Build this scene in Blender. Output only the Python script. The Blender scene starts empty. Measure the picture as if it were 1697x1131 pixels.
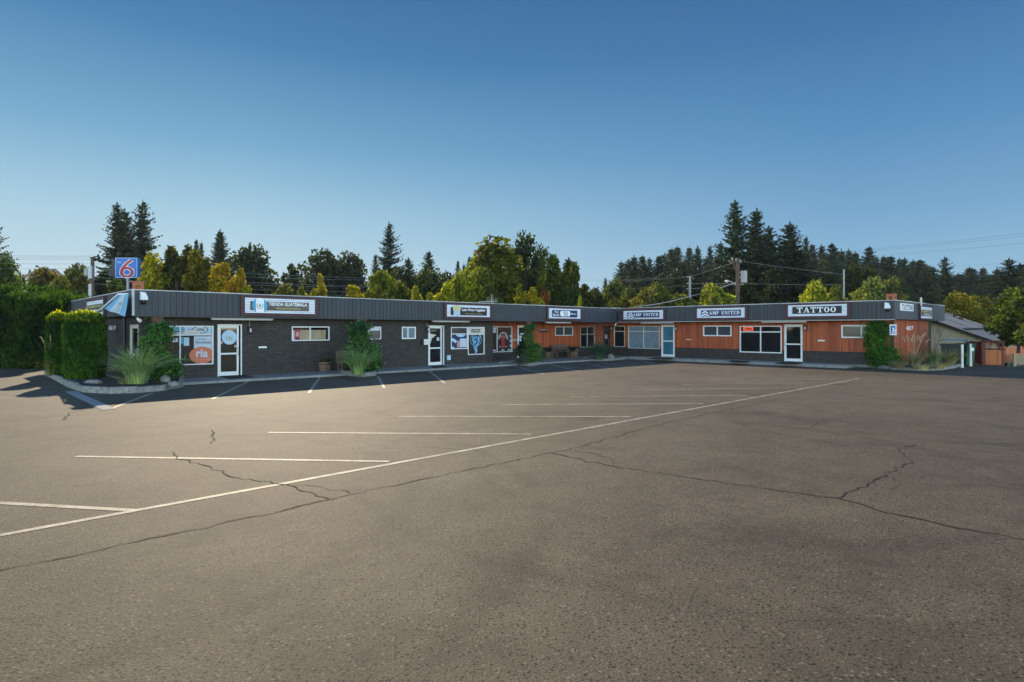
import bpy, math, random
import numpy as np
from mathutils import Matrix, Vector

random.seed(7)
RNG = np.random.default_rng(11)
scene = bpy.context.scene
COL = scene.collection

# ------------------------------------------------------------------ camera
FPX, YH, CX, CAMH = 1008.0, 545.4, 848.5, 2.04     # focal length and horizon measured on the 1697 px photograph
cam_d = bpy.data.cameras.new("camera")
cam = bpy.data.objects.new("camera", cam_d)
COL.objects.link(cam)
cam.location = (0, 0, CAMH)
cam.rotation_euler = (math.radians(90), 0, 0)
cam_d.sensor_width = 36.0
cam_d.lens = 36.0 * FPX / 1697.0
cam_d.shift_y = -(565.5 - YH) / 1697.0
cam_d.clip_end = 6000
cam_d.clip_start = 0.05
scene.camera = cam

# ------------------------------------------------------------------ light
SUN_AZ = math.atan2(-0.745, 1.81)          # measured from +Y towards +X
SUN_EL = math.radians(27.0)
world = bpy.data.worlds.new("World")
scene.world = world
world.use_nodes = True
wn, wl = world.node_tree.nodes, world.node_tree.links
wn.clear()
sky = wn.new("ShaderNodeTexSky")
sky.sky_type = 'NISHITA'
sky.sun_disc = False
sky.sun_elevation = SUN_EL
sky.sun_rotation = SUN_AZ
sky.air_density = 1.0
sky.dust_density = 0.3
sky.ozone_density = 2.0
EXPO = 0.35
SKY_K = 0.10
wbg = wn.new("ShaderNodeBackground")
wbg.inputs["Strength"].default_value = SKY_K
wout = wn.new("ShaderNodeOutputWorld")


def srgb(r, g, b):
    return tuple(((c / 255) / 12.92 if c / 255 <= 0.04045 else ((c / 255 + 0.055) / 1.055) ** 2.4) for c in (r, g, b))


def wmath(op, a, b, clamp=False):
    k = wn.new("ShaderNodeMath"); k.operation = op; k.use_clamp = clamp
    for i, v in enumerate((a, b)):
        if isinstance(v, (int, float)): k.inputs[i].default_value = v
        else: wl.new(v, k.inputs[i])
    return k.outputs[0]


def wramp(fac, stops):
    r = wn.new("ShaderNodeValToRGB")
    el = r.color_ramp.elements
    while len(el) < len(stops): el.new(0.5)
    for e, (p, c) in zip(el, stops):
        e.position = p; e.color = (*srgb(*c), 1)
    wl.new(fac, r.inputs[0])
    return r.outputs[0]


def wmix(f, a, b):
    k = wn.new("ShaderNodeMix"); k.data_type = 'RGBA'; k.blend_type = 'MIX'
    k.clamp_result = False
    for i, v in ((0, f), (6, a), (7, b)):
        if isinstance(v, (int, float)): k.inputs[i].default_value = v
        else: wl.new(v, k.inputs[i])
    return k.outputs[2]


# clear late summer sky: pale towards the sun at the horizon, deep blue higher up; behind the camera a boosted physical sky as fill
wtc = wn.new("ShaderNodeTexCoord")
wsep = wn.new("ShaderNodeSeparateXYZ")
wl.new(wtc.outputs["Generated"], wsep.inputs[0])
zf = wmath('MAXIMUM', wsep.outputs[2], 0.0)
warm_side = wramp(zf, [(0.0, (206, 224, 230)), (0.07, (198, 221, 231)), (0.16, (169, 206, 225)), (0.27, (120, 172, 207)), (0.40, (78, 132, 179)), (0.52, (57, 107, 156)), (0.64, (62, 116, 190)), (0.80, (104, 164, 252)), (0.95, (110, 168, 255))])  # top stops, out of view, brightened to fill the shaded lot with blue
cool_side = wramp(zf, [(0.0, (164, 194, 213)), (0.07, (146, 187, 214)), (0.16, (117, 166, 204)), (0.27, (89, 143, 189)), (0.40, (65, 117, 168)), (0.52, (53, 101, 151)), (0.64, (62, 116, 190)), (0.80, (104, 164, 252)), (0.95, (110, 168, 255))])
side = wmath('ADD', wmath('MULTIPLY', wsep.outputs[0], 1.15), 0.45, True)
front = wmix(side, warm_side, cool_side)
gain = wn.new("ShaderNodeVectorMath"); gain.operation = 'SCALE'
gain.inputs[3].default_value = 1.0 / (SKY_K * 2 ** EXPO)
wl.new(front, gain.inputs[0])
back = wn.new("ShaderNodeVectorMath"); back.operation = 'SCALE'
fill_band = wmath('SUBTRACT', 1.0, wmath('MULTIPLY', zf, 1.9), True)               # extra gain low in the unseen back sky, added to fill the shaded facades
wl.new(wmath('ADD', wmath('MULTIPLY', fill_band, 5.9), 1.1), back.inputs[3])
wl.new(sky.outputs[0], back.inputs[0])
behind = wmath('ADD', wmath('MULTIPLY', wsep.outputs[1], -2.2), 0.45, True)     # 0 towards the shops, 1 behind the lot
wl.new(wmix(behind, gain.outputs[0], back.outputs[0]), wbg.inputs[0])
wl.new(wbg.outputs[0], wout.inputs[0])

sun_d = bpy.data.lights.new("sun", 'SUN')
sun_d.energy = 4.9
sun_d.angle = math.radians(0.5)
sun_d.color = (1.0, 0.83, 0.59)
sun = bpy.data.objects.new("sun", sun_d)
COL.objects.link(sun)
_sd = Vector((math.sin(SUN_AZ) * math.cos(SUN_EL), math.cos(SUN_AZ) * math.cos(SUN_EL), math.sin(SUN_EL)))
sun.rotation_euler = _sd.to_track_quat('Z', 'Y').to_euler()
sun.location = (-20, 50, 40)

scene.view_settings.view_transform = 'Standard'
scene.view_settings.look = 'None'
scene.view_settings.exposure = EXPO
scene.view_settings.gamma = 1.0
scene.render.film_transparent = False
scene.cycles.max_bounces = 6
scene.cycles.transparent_max_bounces = 6

# ------------------------------------------------------------------ frames
TH = math.radians(46.06)
AX = np.array([math.sin(TH), math.cos(TH)])        # along the left wing
NX = np.array([-math.cos(TH), math.sin(TH)])       # into the left wing
PHI = math.radians(90) - TH
CW, UW, CF, UF = 26.34, 35.88, 25.59, 34.88        # wall and fascia planes
CR = 27.62                                         # recessed cedar wall of the left wing
SWL, SWR = 0.09, 0.16                              # pavement heights
ML = Matrix.Rotation(PHI, 4, 'Z')                  # local x = s, y = depth
MR = Matrix.Rotation(PHI - math.pi / 2, 4, 'Z')
FR = {'L': ML, 'R': MR}


def G(x, y, z=0.0):
    Y = FPX * (CAMH - z) / (y - YH)
    return Vector(((x - CX) / FPX * Y, Y, z))


def at(x, y, Y):
    return Vector(((x - CX) / FPX * Y, Y, CAMH - (y - YH) * Y / FPX))


def P(fr, x, y, d):
    r = np.array([(x - CX) / FPX, 1.0])
    if fr == 'L':
        Y = d / (r @ NX)
        s = (Y * r) @ AX
    else:
        Y = d / (r @ AX)
        s = -(Y * r) @ NX
    return float(s), float(CAMH - (y - YH) * Y / FPX)


# ------------------------------------------------------------------ materials
def new_mat(name):
    m = bpy.data.materials.new(name)
    m.use_nodes = True
    n = m.node_tree.nodes
    b = n["Principled BSDF"]
    return m, n, m.node_tree.links, b


def mat(name, col, rough=0.6, metal=0.0, var=0.15, scale=6.0, bump=0.0, spec=0.4, emit=None, stretch=None):
    m, n, l, b = new_mat(name)
    tc = n.new("ShaderNodeTexCoord")
    no = n.new("ShaderNodeTexNoise")
    no.inputs["Scale"].default_value = scale
    no.inputs["Detail"].default_value = 5
    if stretch:
        mp = n.new("ShaderNodeMapping")
        mp.inputs["Scale"].default_value = stretch
        l.new(tc.outputs["Object"], mp.inputs[0])
        l.new(mp.outputs[0], no.inputs["Vector"])
    else:
        l.new(tc.outputs["Object"], no.inputs["Vector"])
    mr = n.new("ShaderNodeMapRange")
    mr.inputs[1].default_value = 0.25
    mr.inputs[2].default_value = 0.75
    mr.inputs[3].default_value = 1 - var
    mr.inputs[4].default_value = 1 + var
    l.new(no.outputs[0], mr.inputs[0])
    mx = n.new("ShaderNodeMix")
    mx.data_type = 'RGBA'
    mx.blend_type = 'MULTIPLY'
    mx.inputs[0].default_value = 1
    mx.inputs[6].default_value = (*col, 1)
    l.new(mr.outputs[0], mx.inputs[7])
    l.new(mx.outputs[2], b.inputs["Base Color"])
    b.inputs["Roughness"].default_value = rough
    b.inputs["Metallic"].default_value = metal
    b.inputs["Specular IOR Level"].default_value = spec
    if bump:
        bp = n.new("ShaderNodeBump")
        bp.inputs["Strength"].default_value = bump
        bp.inputs["Distance"].default_value = 0.02
        l.new(no.outputs[0], bp.inputs["Height"])
        l.new(bp.outputs[0], b.inputs["Normal"])
    if emit:
        b.inputs["Emission Color"].default_value = (*emit[0], 1)
        b.inputs["Emission Strength"].default_value = emit[1]
    return m


def math_node(n, l, op, a, b):
    k = n.new("ShaderNodeMath")
    k.operation = op
    for i, v in enumerate((a, b)):
        if isinstance(v, (int, float)):
            k.inputs[i].default_value = v
        else:
            l.new(v, k.inputs[i])
    return k.outputs[0]


def ramp(n, l, fac, stops):
    r = n.new("ShaderNodeValToRGB")
    el = r.color_ramp.elements
    while len(el) < len(stops):
        el.new(0.5)
    for e, (p, c) in zip(el, stops):
        e.position = p
        e.color = (*c, 1) if len(c) == 3 else c
    l.new(fac, r.inputs[0])
    return r.outputs[0]


def mixc(n, l, fac, a, b, mode='MIX'):
    k = n.new("ShaderNodeMix")
    k.data_type = 'RGBA'
    k.blend_type = mode
    for i, v in ((0, fac), (6, a), (7, b)):
        if isinstance(v, (int, float)):
            k.inputs[i].default_value = v
        elif isinstance(v, tuple):
            k.inputs[i].default_value = (*v, 1)
        else:
            l.new(v, k.inputs[i])
    return k.outputs[2]


def noise(n, l, vec, scale, detail=5, rough=0.55, dist=0.0):
    k = n.new("ShaderNodeTexNoise")
    k.inputs["Scale"].default_value = scale
    k.inputs["Detail"].default_value = detail
    k.inputs["Roughness"].default_value = rough
    k.inputs["Distortion"].default_value = dist
    l.new(vec, k.inputs["Vector"])
    return k.outputs[0]


def asphalt_mat():
    m, n, l, b = new_mat("asphalt")
    tc = n.new("ShaderNodeTexCoord").outputs["Object"]
    big = noise(n, l, tc, 0.13, 5, 0.65, 0.8)
    mid = noise(n, l, tc, 1.1, 7, 0.7, 0.4)
    fine = noise(n, l, tc, 60, 3, 0.7)
    base = ramp(n, l, big, [(0.28, (0.078, 0.0615, 0.0390)), (0.5, (0.108, 0.0865, 0.0560)), (0.72, (0.140, 0.1130, 0.0740))])
    c2 = ramp(n, l, mid, [(0.25, (0.70, 0.70, 0.71)), (0.75, (1.28, 1.27, 1.24))])
    c = mixc(n, l, 1.0, base, c2, 'MULTIPLY')
    c3 = ramp(n, l, fine, [(0.36, (0.38, 0.38, 0.39)), (0.62, (1.45, 1.44, 1.40))])
    c = mixc(n, l, 1.0, c, c3, 'MULTIPLY')
    vo = n.new("ShaderNodeTexVoronoi")
    vo.inputs["Scale"].default_value = 36
    l.new(tc, vo.inputs["Vector"])
    sp = n.new("ShaderNodeSeparateColor")
    l.new(vo.outputs["Color"], sp.inputs[0])
    inside = math_node(n, l, 'LESS_THAN', vo.outputs["Distance"], 0.42)
    stone = math_node(n, l, 'MULTIPLY', inside, math_node(n, l, 'GREATER_THAN', sp.outputs[0], 0.86))
    pit = math_node(n, l, 'MULTIPLY', inside, math_node(n, l, 'LESS_THAN', sp.outputs[1], 0.26))
    c = mixc(n, l, math_node(n, l, 'MULTIPLY', stone, 0.55), c, (0.24, 0.205, 0.15))
    c = mixc(n, l, math_node(n, l, 'MULTIPLY', pit, 0.85), c, (0.014, 0.012, 0.009))
    # blotchy wear: dark speckled patches of worn binder
    wear = noise(n, l, tc, 0.55, 8, 0.72, 0.5)
    wf = ramp(n, l, math_node(n, l, 'ADD', math_node(n, l, 'MULTIPLY', wear, 0.8), math_node(n, l, 'MULTIPLY', fine, 0.2)), [(0.52, (0, 0, 0)), (0.62, (1, 1, 1))])
    c = mixc(n, l, math_node(n, l, 'MULTIPLY', wf, 0.5), c, (0.034, 0.028, 0.020))
    # oil spots under the bays
    v2 = n.new("ShaderNodeTexVoronoi")
    v2.inputs["Scale"].default_value = 0.42
    l.new(tc, v2.inputs["Vector"])
    spot = ramp(n, l, math_node(n, l, 'ADD', v2.outputs["Distance"], math_node(n, l, 'MULTIPLY', mid, 0.35)),
                [(0.22, (0.55, 0.55, 0.56)), (0.36, (1, 1, 1))])
    c = mixc(n, l, 1.0, c, spot, 'MULTIPLY')
    # faint turning marks of tyres: arcs about a few centres
    sx = n.new("ShaderNodeSeparateXYZ")
    l.new(tc, sx.inputs[0])
    for cx_, cy_, rads in ((3.2, 9.6, (4.3, 5.9)), (-6.0, 7.0, (5.2, 6.8)), (9.5, 13.5, (3.4, 5.0))):
        dx, dy = math_node(n, l, 'SUBTRACT', sx.outputs[0], cx_), math_node(n, l, 'SUBTRACT', sx.outputs[1], cy_)
        rr_ = math_node(n, l, 'SQRT', math_node(n, l, 'ADD', math_node(n, l, 'MULTIPLY', dx, dx), math_node(n, l, 'MULTIPLY', dy, dy)), 0.0)
        rr_ = math_node(n, l, 'ADD', rr_, math_node(n, l, 'MULTIPLY', big, 0.9))
        for r0 in rads:
            d = math_node(n, l, 'ABSOLUTE', math_node(n, l, 'SUBTRACT', rr_, r0), 0.0)
            f = ramp(n, l, math_node(n, l, 'ADD', d, math_node(n, l, 'MULTIPLY', mid, 0.22)), [(0.08, (0.80, 0.80, 0.80)), (0.30, (1, 1, 1))])
            c = mixc(n, l, 1.0, c, f, 'MULTIPLY')
    l.new(c, b.inputs["Base Color"])
    b.inputs["Roughness"].default_value = 0.78
    b.inputs["Specular IOR Level"].default_value = 0.22
    bp = n.new("ShaderNodeBump")
    bp.inputs["Strength"].default_value = 0.75
    bp.inputs["Distance"].default_value = 0.007
    hh = math_node(n, l, 'ADD', math_node(n, l, 'MULTIPLY', fine, 0.9), math_node(n, l, 'MULTIPLY', vo.outputs["Distance"], -0.5))
    l.new(hh, bp.inputs["Height"])
    l.new(bp.outputs[0], b.inputs["Normal"])
    return m


def paint_mat():
    m, n, l, b = new_mat("worn_line_paint")
    tc = n.new("ShaderNodeTexCoord").outputs["Object"]
    w = noise(n, l, tc, 2.6, 10, 0.82)
    w2 = noise(n, l, tc, 45, 4, 0.7)
    f = math_node(n, l, 'ADD', math_node(n, l, 'MULTIPLY', w, 0.6), math_node(n, l, 'MULTIPLY', w2, 0.4))
    c = ramp(n, l, f, [(0.43, (0.11, 0.09, 0.06)), (0.50, (0.30, 0.26, 0.185)), (0.57, (0.47, 0.42, 0.31))])
    l.new(c, b.inputs["Base Color"])
    b.inputs["Roughness"].default_value = 0.7
    return m


def brick_mat(name, c1, c2, mortar):
    m, n, l, b = new_mat(name)
    tc = n.new("ShaderNodeTexCoord").outputs["Object"]
    s = n.new("ShaderNodeSeparateXYZ")
    l.new(tc, s.inputs[0])
    xx = math_node(n, l, 'ADD', s.outputs[0], s.outputs[1])
    cb = n.new("ShaderNodeCombineXYZ")
    l.new(xx, cb.inputs[0])
    l.new(s.outputs[2], cb.inputs[1])
    bk = n.new("ShaderNodeTexBrick")
    bk.inputs["Scale"].default_value = 1.0
    bk.inputs["Brick Width"].default_value = 0.30
    bk.inputs["Row Height"].default_value = 0.095
    bk.inputs["Mortar Size"].default_value = 0.013
    bk.inputs["Mortar Smooth"].default_value = 0.3
    bk.inputs["Color1"].default_value = (*c1, 1)
    bk.inputs["Color2"].default_value = (*c2, 1)
    bk.inputs["Mortar"].default_value = (*mortar, 1)
    l.new(cb.outputs[0], bk.inputs["Vector"])
    nz = noise(n, l, tc, 5, 6, 0.65)
    mul = ramp(n, l, nz, [(0.3, (0.78, 0.78, 0.78)), (0.7, (1.2, 1.2, 1.2))])
    c = mixc(n, l, 1.0, bk.outputs[0], mul, 'MULTIPLY')
    l.new(c, b.inputs["Base Color"])
    b.inputs["Roughness"].default_value = 0.7
    bp = n.new("ShaderNodeBump")
    bp.inputs["Strength"].default_value = 0.9
    bp.inputs["Distance"].default_value = 0.012
    bp.invert = True
    l.new(bk.outputs["Fac"], bp.inputs["Height"])
    l.new(bp.outputs[0], b.inputs["Normal"])
    return m


def board_mat(name, ca, cb_, rough=0.62, grain=0.35, gs=(14, 14, 0.9)):
    """boards: one tone per board (mesh island) and grain along z"""
    m, n, l, b = new_mat(name)
    tc = n.new("ShaderNodeTexCoord").outputs["Object"]
    ge = n.new("ShaderNodeNewGeometry")
    mp = n.new("ShaderNodeMapping")
    mp.inputs["Scale"].default_value = gs
    l.new(tc, mp.inputs[0])
    g = noise(n, l, mp.outputs[0], 3.0, 7, 0.7, 0.6)
    kn = n.new("ShaderNodeTexVoronoi")
    kn.inputs["Scale"].default_value = 2.3
    l.new(tc, kn.inputs["Vector"])
    c = mixc(n, l, ge.outputs["Random Per Island"], ca, cb_)
    gr = ramp(n, l, g, [(0.3, (1 - grain,) * 3), (0.7, (1 + grain,) * 3)])
    c = mixc(n, l, 1.0, c, gr, 'MULTIPLY')
    kr = ramp(n, l, kn.outputs["Distance"], [(0.03, (0.35, 0.35, 0.35)), (0.09, (1, 1, 1))])
    c = mixc(n, l, 0.8 if grain > 0.2 else 0.0, c, mixc(n, l, 1.0, c, kr, 'MULTIPLY'))
    l.new(c, b.inputs["Base Color"])
    b.inputs["Roughness"].default_value = rough
    bp = n.new("ShaderNodeBump")
    bp.inputs["Strength"].default_value = 0.3
    bp.inputs["Distance"].default_value = 0.004
    l.new(g, bp.inputs["Height"])
    l.new(bp.outputs[0], b.inputs["Normal"])
    return m


def leaf_mat(name, trans=0.45, vmin=0.55, vmax=1.5, warm=0.0):
    """foliage: colour comes from the object's own colour, varied per leaf"""
    m, n, l, b = new_mat(name)
    oi = n.new("ShaderNodeObjectInfo")
    ge = n.new("ShaderNodeNewGeometry")
    tc = n.new("ShaderNodeTexCoord").outputs["Object"]
    v = ramp(n, l, ge.outputs["Random Per Island"], [(0.0, (vmin,) * 3), (1.0, (vmax,) * 3)])
    c = mixc(n, l, 1.0, oi.outputs["Color"], v, 'MULTIPLY')
    cl = noise(n, l, tc, 0.7, 3, 0.6)
    hue = ramp(n, l, cl, [(0.36, (0.48, 0.58, 0.66)), (0.64, (1.45 + warm, 1.28, 0.85))])  # random clump tone, widened to imitate sunlit edges and shaded interior
    c = mixc(n, l, 1.0, c, hue, 'MULTIPLY')
    l.new(c, b.inputs["Base Color"])
    b.inputs["Roughness"].default_value = 0.55
    b.inputs["Specular IOR Level"].default_value = 0.25
    tr = n.new("ShaderNodeBsdfTranslucent")
    tcol = mixc(n, l, 1.0, c, (1.4, 1.42, 0.35), 'MULTIPLY')
    l.new(tcol, tr.inputs[0])
    ms = n.new("ShaderNodeMixShader")
    ms.inputs[0].default_value = trans
    l.new(b.outputs[0], ms.inputs[1])
    l.new(tr.outputs[0], ms.inputs[2])
    out = [k for k in n if k.type == 'OUTPUT_MATERIAL'][0]
    l.new(ms.outputs[0], out.inputs[0])
    return m


def glass_mat(name, col, rough=0.03, ior=1.45, wob=0.02):
    m, n, l, b = new_mat(name)
    tc = n.new("ShaderNodeTexCoord").outputs["Object"]
    nz = noise(n, l, tc, 1.3, 3)
    c = mixc(n, l, 1.0, col, ramp(n, l, nz, [(0.3, (0.8,) * 3), (0.7, (1.2,) * 3)]), 'MULTIPLY')
    l.new(c, b.inputs["Base Color"])
    b.inputs["Roughness"].default_value = rough
    b.inputs["IOR"].default_value = ior
    bp = n.new("ShaderNodeBump")
    bp.inputs["Strength"].default_value = wob
    bp.inputs["Distance"].default_value = 0.02
    l.new(nz, bp.inputs["Height"])
    l.new(bp.outputs[0], b.inputs["Normal"])
    return m


M = {}
M['asphalt'] = asphalt_mat()
M['paint'] = paint_mat()
M['crack'] = mat("crack_dirt", (0.027, 0.024, 0.015), 0.95, var=0.4, scale=2)
M['earth'] = mat("earth", (0.07, 0.075, 0.04), 0.95, var=0.4, scale=0.3)
M['concrete'] = mat("concrete", (0.25, 0.25, 0.235), 0.85, var=0.28, scale=3.5, bump=0.2)
M['kerb'] = mat("kerb_concrete", (0.24, 0.235, 0.215), 0.9, var=0.45, scale=9, bump=0.5)
M['soil'] = mat("soil", (0.045, 0.036, 0.027), 0.95, var=0.5, scale=12, bump=0.8)
M['rock'] = mat("rock", (0.22, 0.215, 0.20), 0.9, var=0.4, scale=8, bump=0.6)
M['paver'] = brick_mat("red_paver", (0.13, 0.055, 0.045), (0.10, 0.045, 0.038), (0.08, 0.07, 0.06))
M['brick'] = brick_mat("dark_brick", (0.066, 0.052, 0.043), (0.040, 0.033, 0.028), (0.018, 0.015, 0.013))
M['cedar'] = board_mat("cedar_boards", (0.28, 0.052, 0.014), (0.47, 0.106, 0.030), 0.62, 0.5)
M['fascia'] = board_mat("fascia_siding", (0.040, 0.044, 0.052), (0.049, 0.054, 0.062), 0.6, 0.16)
M['fascia_flat'] = mat("fascia_sheet", (0.085, 0.085, 0.088), 0.6, var=0.15, scale=2)
M['soffit'] = mat("soffit", (0.07, 0.065, 0.062), 0.8)
M['flash'] = mat("metal_flashing", (0.60, 0.59, 0.56), 0.5, var=0.3, scale=1.2)
M['roof'] = mat("flat_roof", (0.20, 0.20, 0.19), 0.9, var=0.2, scale=2)
M['white_metal'] = mat("white_aluminium", (0.80, 0.79, 0.77), 0.45, var=0.06)
M['cream'] = mat("cream_trim", (0.62, 0.58, 0.50), 0.5, var=0.08)
M['tan_metal'] = mat("tan_fixture", (0.42, 0.38, 0.34), 0.55, var=0.1)
M['maroon'] = mat("maroon_paint", (0.075, 0.032, 0.036), 0.6, var=0.2)
M['slat'] = mat("white_slat", (0.86, 0.89, 0.94), 0.5, var=0.06)
M['slat_gap'] = mat("slat_gap", (0.36, 0.42, 0.52), 0.6)
M['black'] = mat("black_panel", (0.012, 0.012, 0.014), 0.45, var=0.1)
M['brown_board'] = mat("bleached_board", (0.115, 0.085, 0.070), 0.5, var=0.25, scale=1.5)
M['white'] = mat("white_letter", (0.88, 0.88, 0.88), 0.5, var=0.04)
M['paper'] = mat("paper", (0.55, 0.60, 0.68), 0.6, var=0.06)
M['yellow'] = mat("yellow_letter", (0.62, 0.55, 0.20), 0.5, var=0.1)
M['gold'] = mat("gold_letter", (0.40, 0.29, 0.10), 0.5, var=0.1)
M['sky_blue'] = mat("sky_blue", (0.06, 0.36, 0.62), 0.5, var=0.08)
M['pale_blue'] = mat("pale_blue", (0.42, 0.60, 0.75), 0.5, var=0.06)
M['navy'] = mat("navy", (0.018, 0.028, 0.10), 0.5, var=0.15)
M['chevron'] = mat("chevron_blue", (0.05, 0.10, 0.36), 0.5)
M['green_e'] = mat("emblem_green", (0.16, 0.24, 0.16), 0.5, var=0.2)
M['orange'] = mat("poster_orange", (0.62, 0.17, 0.07), 0.5, var=0.08)
M['teal'] = mat("poster_teal", (0.10, 0.33, 0.44), 0.5, var=0.1)
M['ice'] = mat("poster_ice_blue", (0.16, 0.36, 0.55), 0.5, var=0.5, scale=14)
M['red'] = mat("red_paint", (0.42, 0.035, 0.035), 0.5, var=0.1)
M['pink'] = mat("poster_pink", (0.55, 0.30, 0.28), 0.6, var=0.2)
M['motel_blue'] = mat("sign_blue", (0.02, 0.14, 0.52), 0.4, var=0.05)
M['steel'] = mat("galvanised_steel", (0.38, 0.40, 0.42), 0.45, 0.3, var=0.1)
M['dark_metal'] = mat("dark_metal", (0.025, 0.025, 0.028), 0.45, var=0.2)
M['pole_wood'] = mat("pole_wood", (0.105, 0.070, 0.050), 0.85, var=0.3, scale=5, stretch=(4, 4, .4))
M['pole_grey'] = mat("pole_grey", (0.36, 0.36, 0.35), 0.7, var=0.15)
M['wire'] = mat("wire", (0.16, 0.16, 0.165), 0.6)
M['wire_light'] = mat("wire_light", (0.36, 0.36, 0.35), 0.5)
M['post_red'] = mat("post_redwood", (0.14, 0.045, 0.035), 0.65, var=0.25, scale=4, stretch=(5, 5, .5))
M['bracket'] = board_mat("bracket_wood", (0.36, 0.10, 0.04), (0.42, 0.14, 0.06))
M['barrel'] = board_mat("barrel_staves", (0.15, 0.085, 0.05), (0.24, 0.14, 0.085))
M['bench'] = board_mat("bench_wood", (0.13, 0.085, 0.06), (0.18, 0.12, 0.08))
M['fence'] = board_mat("gate_cedar", (0.50, 0.13, 0.035), (0.62, 0.19, 0.06))
M['fence_dark'] = board_mat("fence_red_brown", (0.14, 0.035, 0.022), (0.20, 0.05, 0.03))
M['raw_fence'] = board_mat("raw_timber", (0.34, 0.25, 0.15), (0.42, 0.32, 0.2))
M['glass_dark'] = glass_mat("dark_glass", (0.012, 0.013, 0.015))
M['glass_warm'] = glass_mat("shop_glass", (0.045, 0.034, 0.025), ior=1.65)
M['glass_blind'] = glass_mat("glass_over_blind", (0.17, 0.23, 0.28), ior=1.5)
M['glass_screen'] = glass_mat("glass_with_screen", (0.05, 0.055, 0.065), ior=1.5, rough=0.12)
M['glass_blue'] = glass_mat("blue_film_glass", (0.045, 0.15, 0.21), ior=1.5)
M['rubber'] = mat("rubber_mat", (0.012, 0.012, 0.013), 0.85, bump=0.3)
M['siding'] = mat("beige_siding", (0.58, 0.565, 0.40), 0.7, var=0.06)
M['shingle'] = mat("roof_shingle", (0.25, 0.215, 0.185), 0.9, var=0.35, scale=7, bump=0.4)
M['shingle_dark'] = mat("roof_dark", (0.06, 0.065, 0.07), 0.9, var=0.3, scale=3)
M['trim_dark'] = mat("dark_trim", (0.035, 0.028, 0.025), 0.6)
M['stucco'] = mat("pale_wall", (0.50, 0.48, 0.46), 0.8)
M['bin_green'] = mat("bin_green", (0.02, 0.085, 0.045), 0.5)
M['bin_dark'] = mat("container_dark", (0.02, 0.028, 0.028), 0.55)
M['lid_blue'] = mat("lid_blue", (0.05, 0.14, 0.27), 0.4)
M['bark'] = mat("bark", (0.085, 0.062, 0.045), 0.9, var=0.4, scale=4, stretch=(5, 5, 1), bump=0.5)
M['leaf'] = leaf_mat("leaf", 0.52, 0.32, 1.75)
M['needle'] = leaf_mat("needle", 0.16, 0.5, 1.6)
M['hedge'] = leaf_mat("hedge_spray", 0.58, 0.35, 1.55)
M['grass_blade'] = leaf_mat("grass_blade", 0.30, 0.7, 1.35)
M['flower'] = mat("seed_head", (0.42, 0.30, 0.17), 0.8, var=0.3, scale=10)
M['neon'] = mat("neon_red", (0.5, 0.05, 0.02), 0.5, emit=((1.0, 0.12, 0.02), 0.75))
M['bulb'] = mat("frosted_bulb", (0.62, 0.60, 0.55), 0.4)


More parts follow.
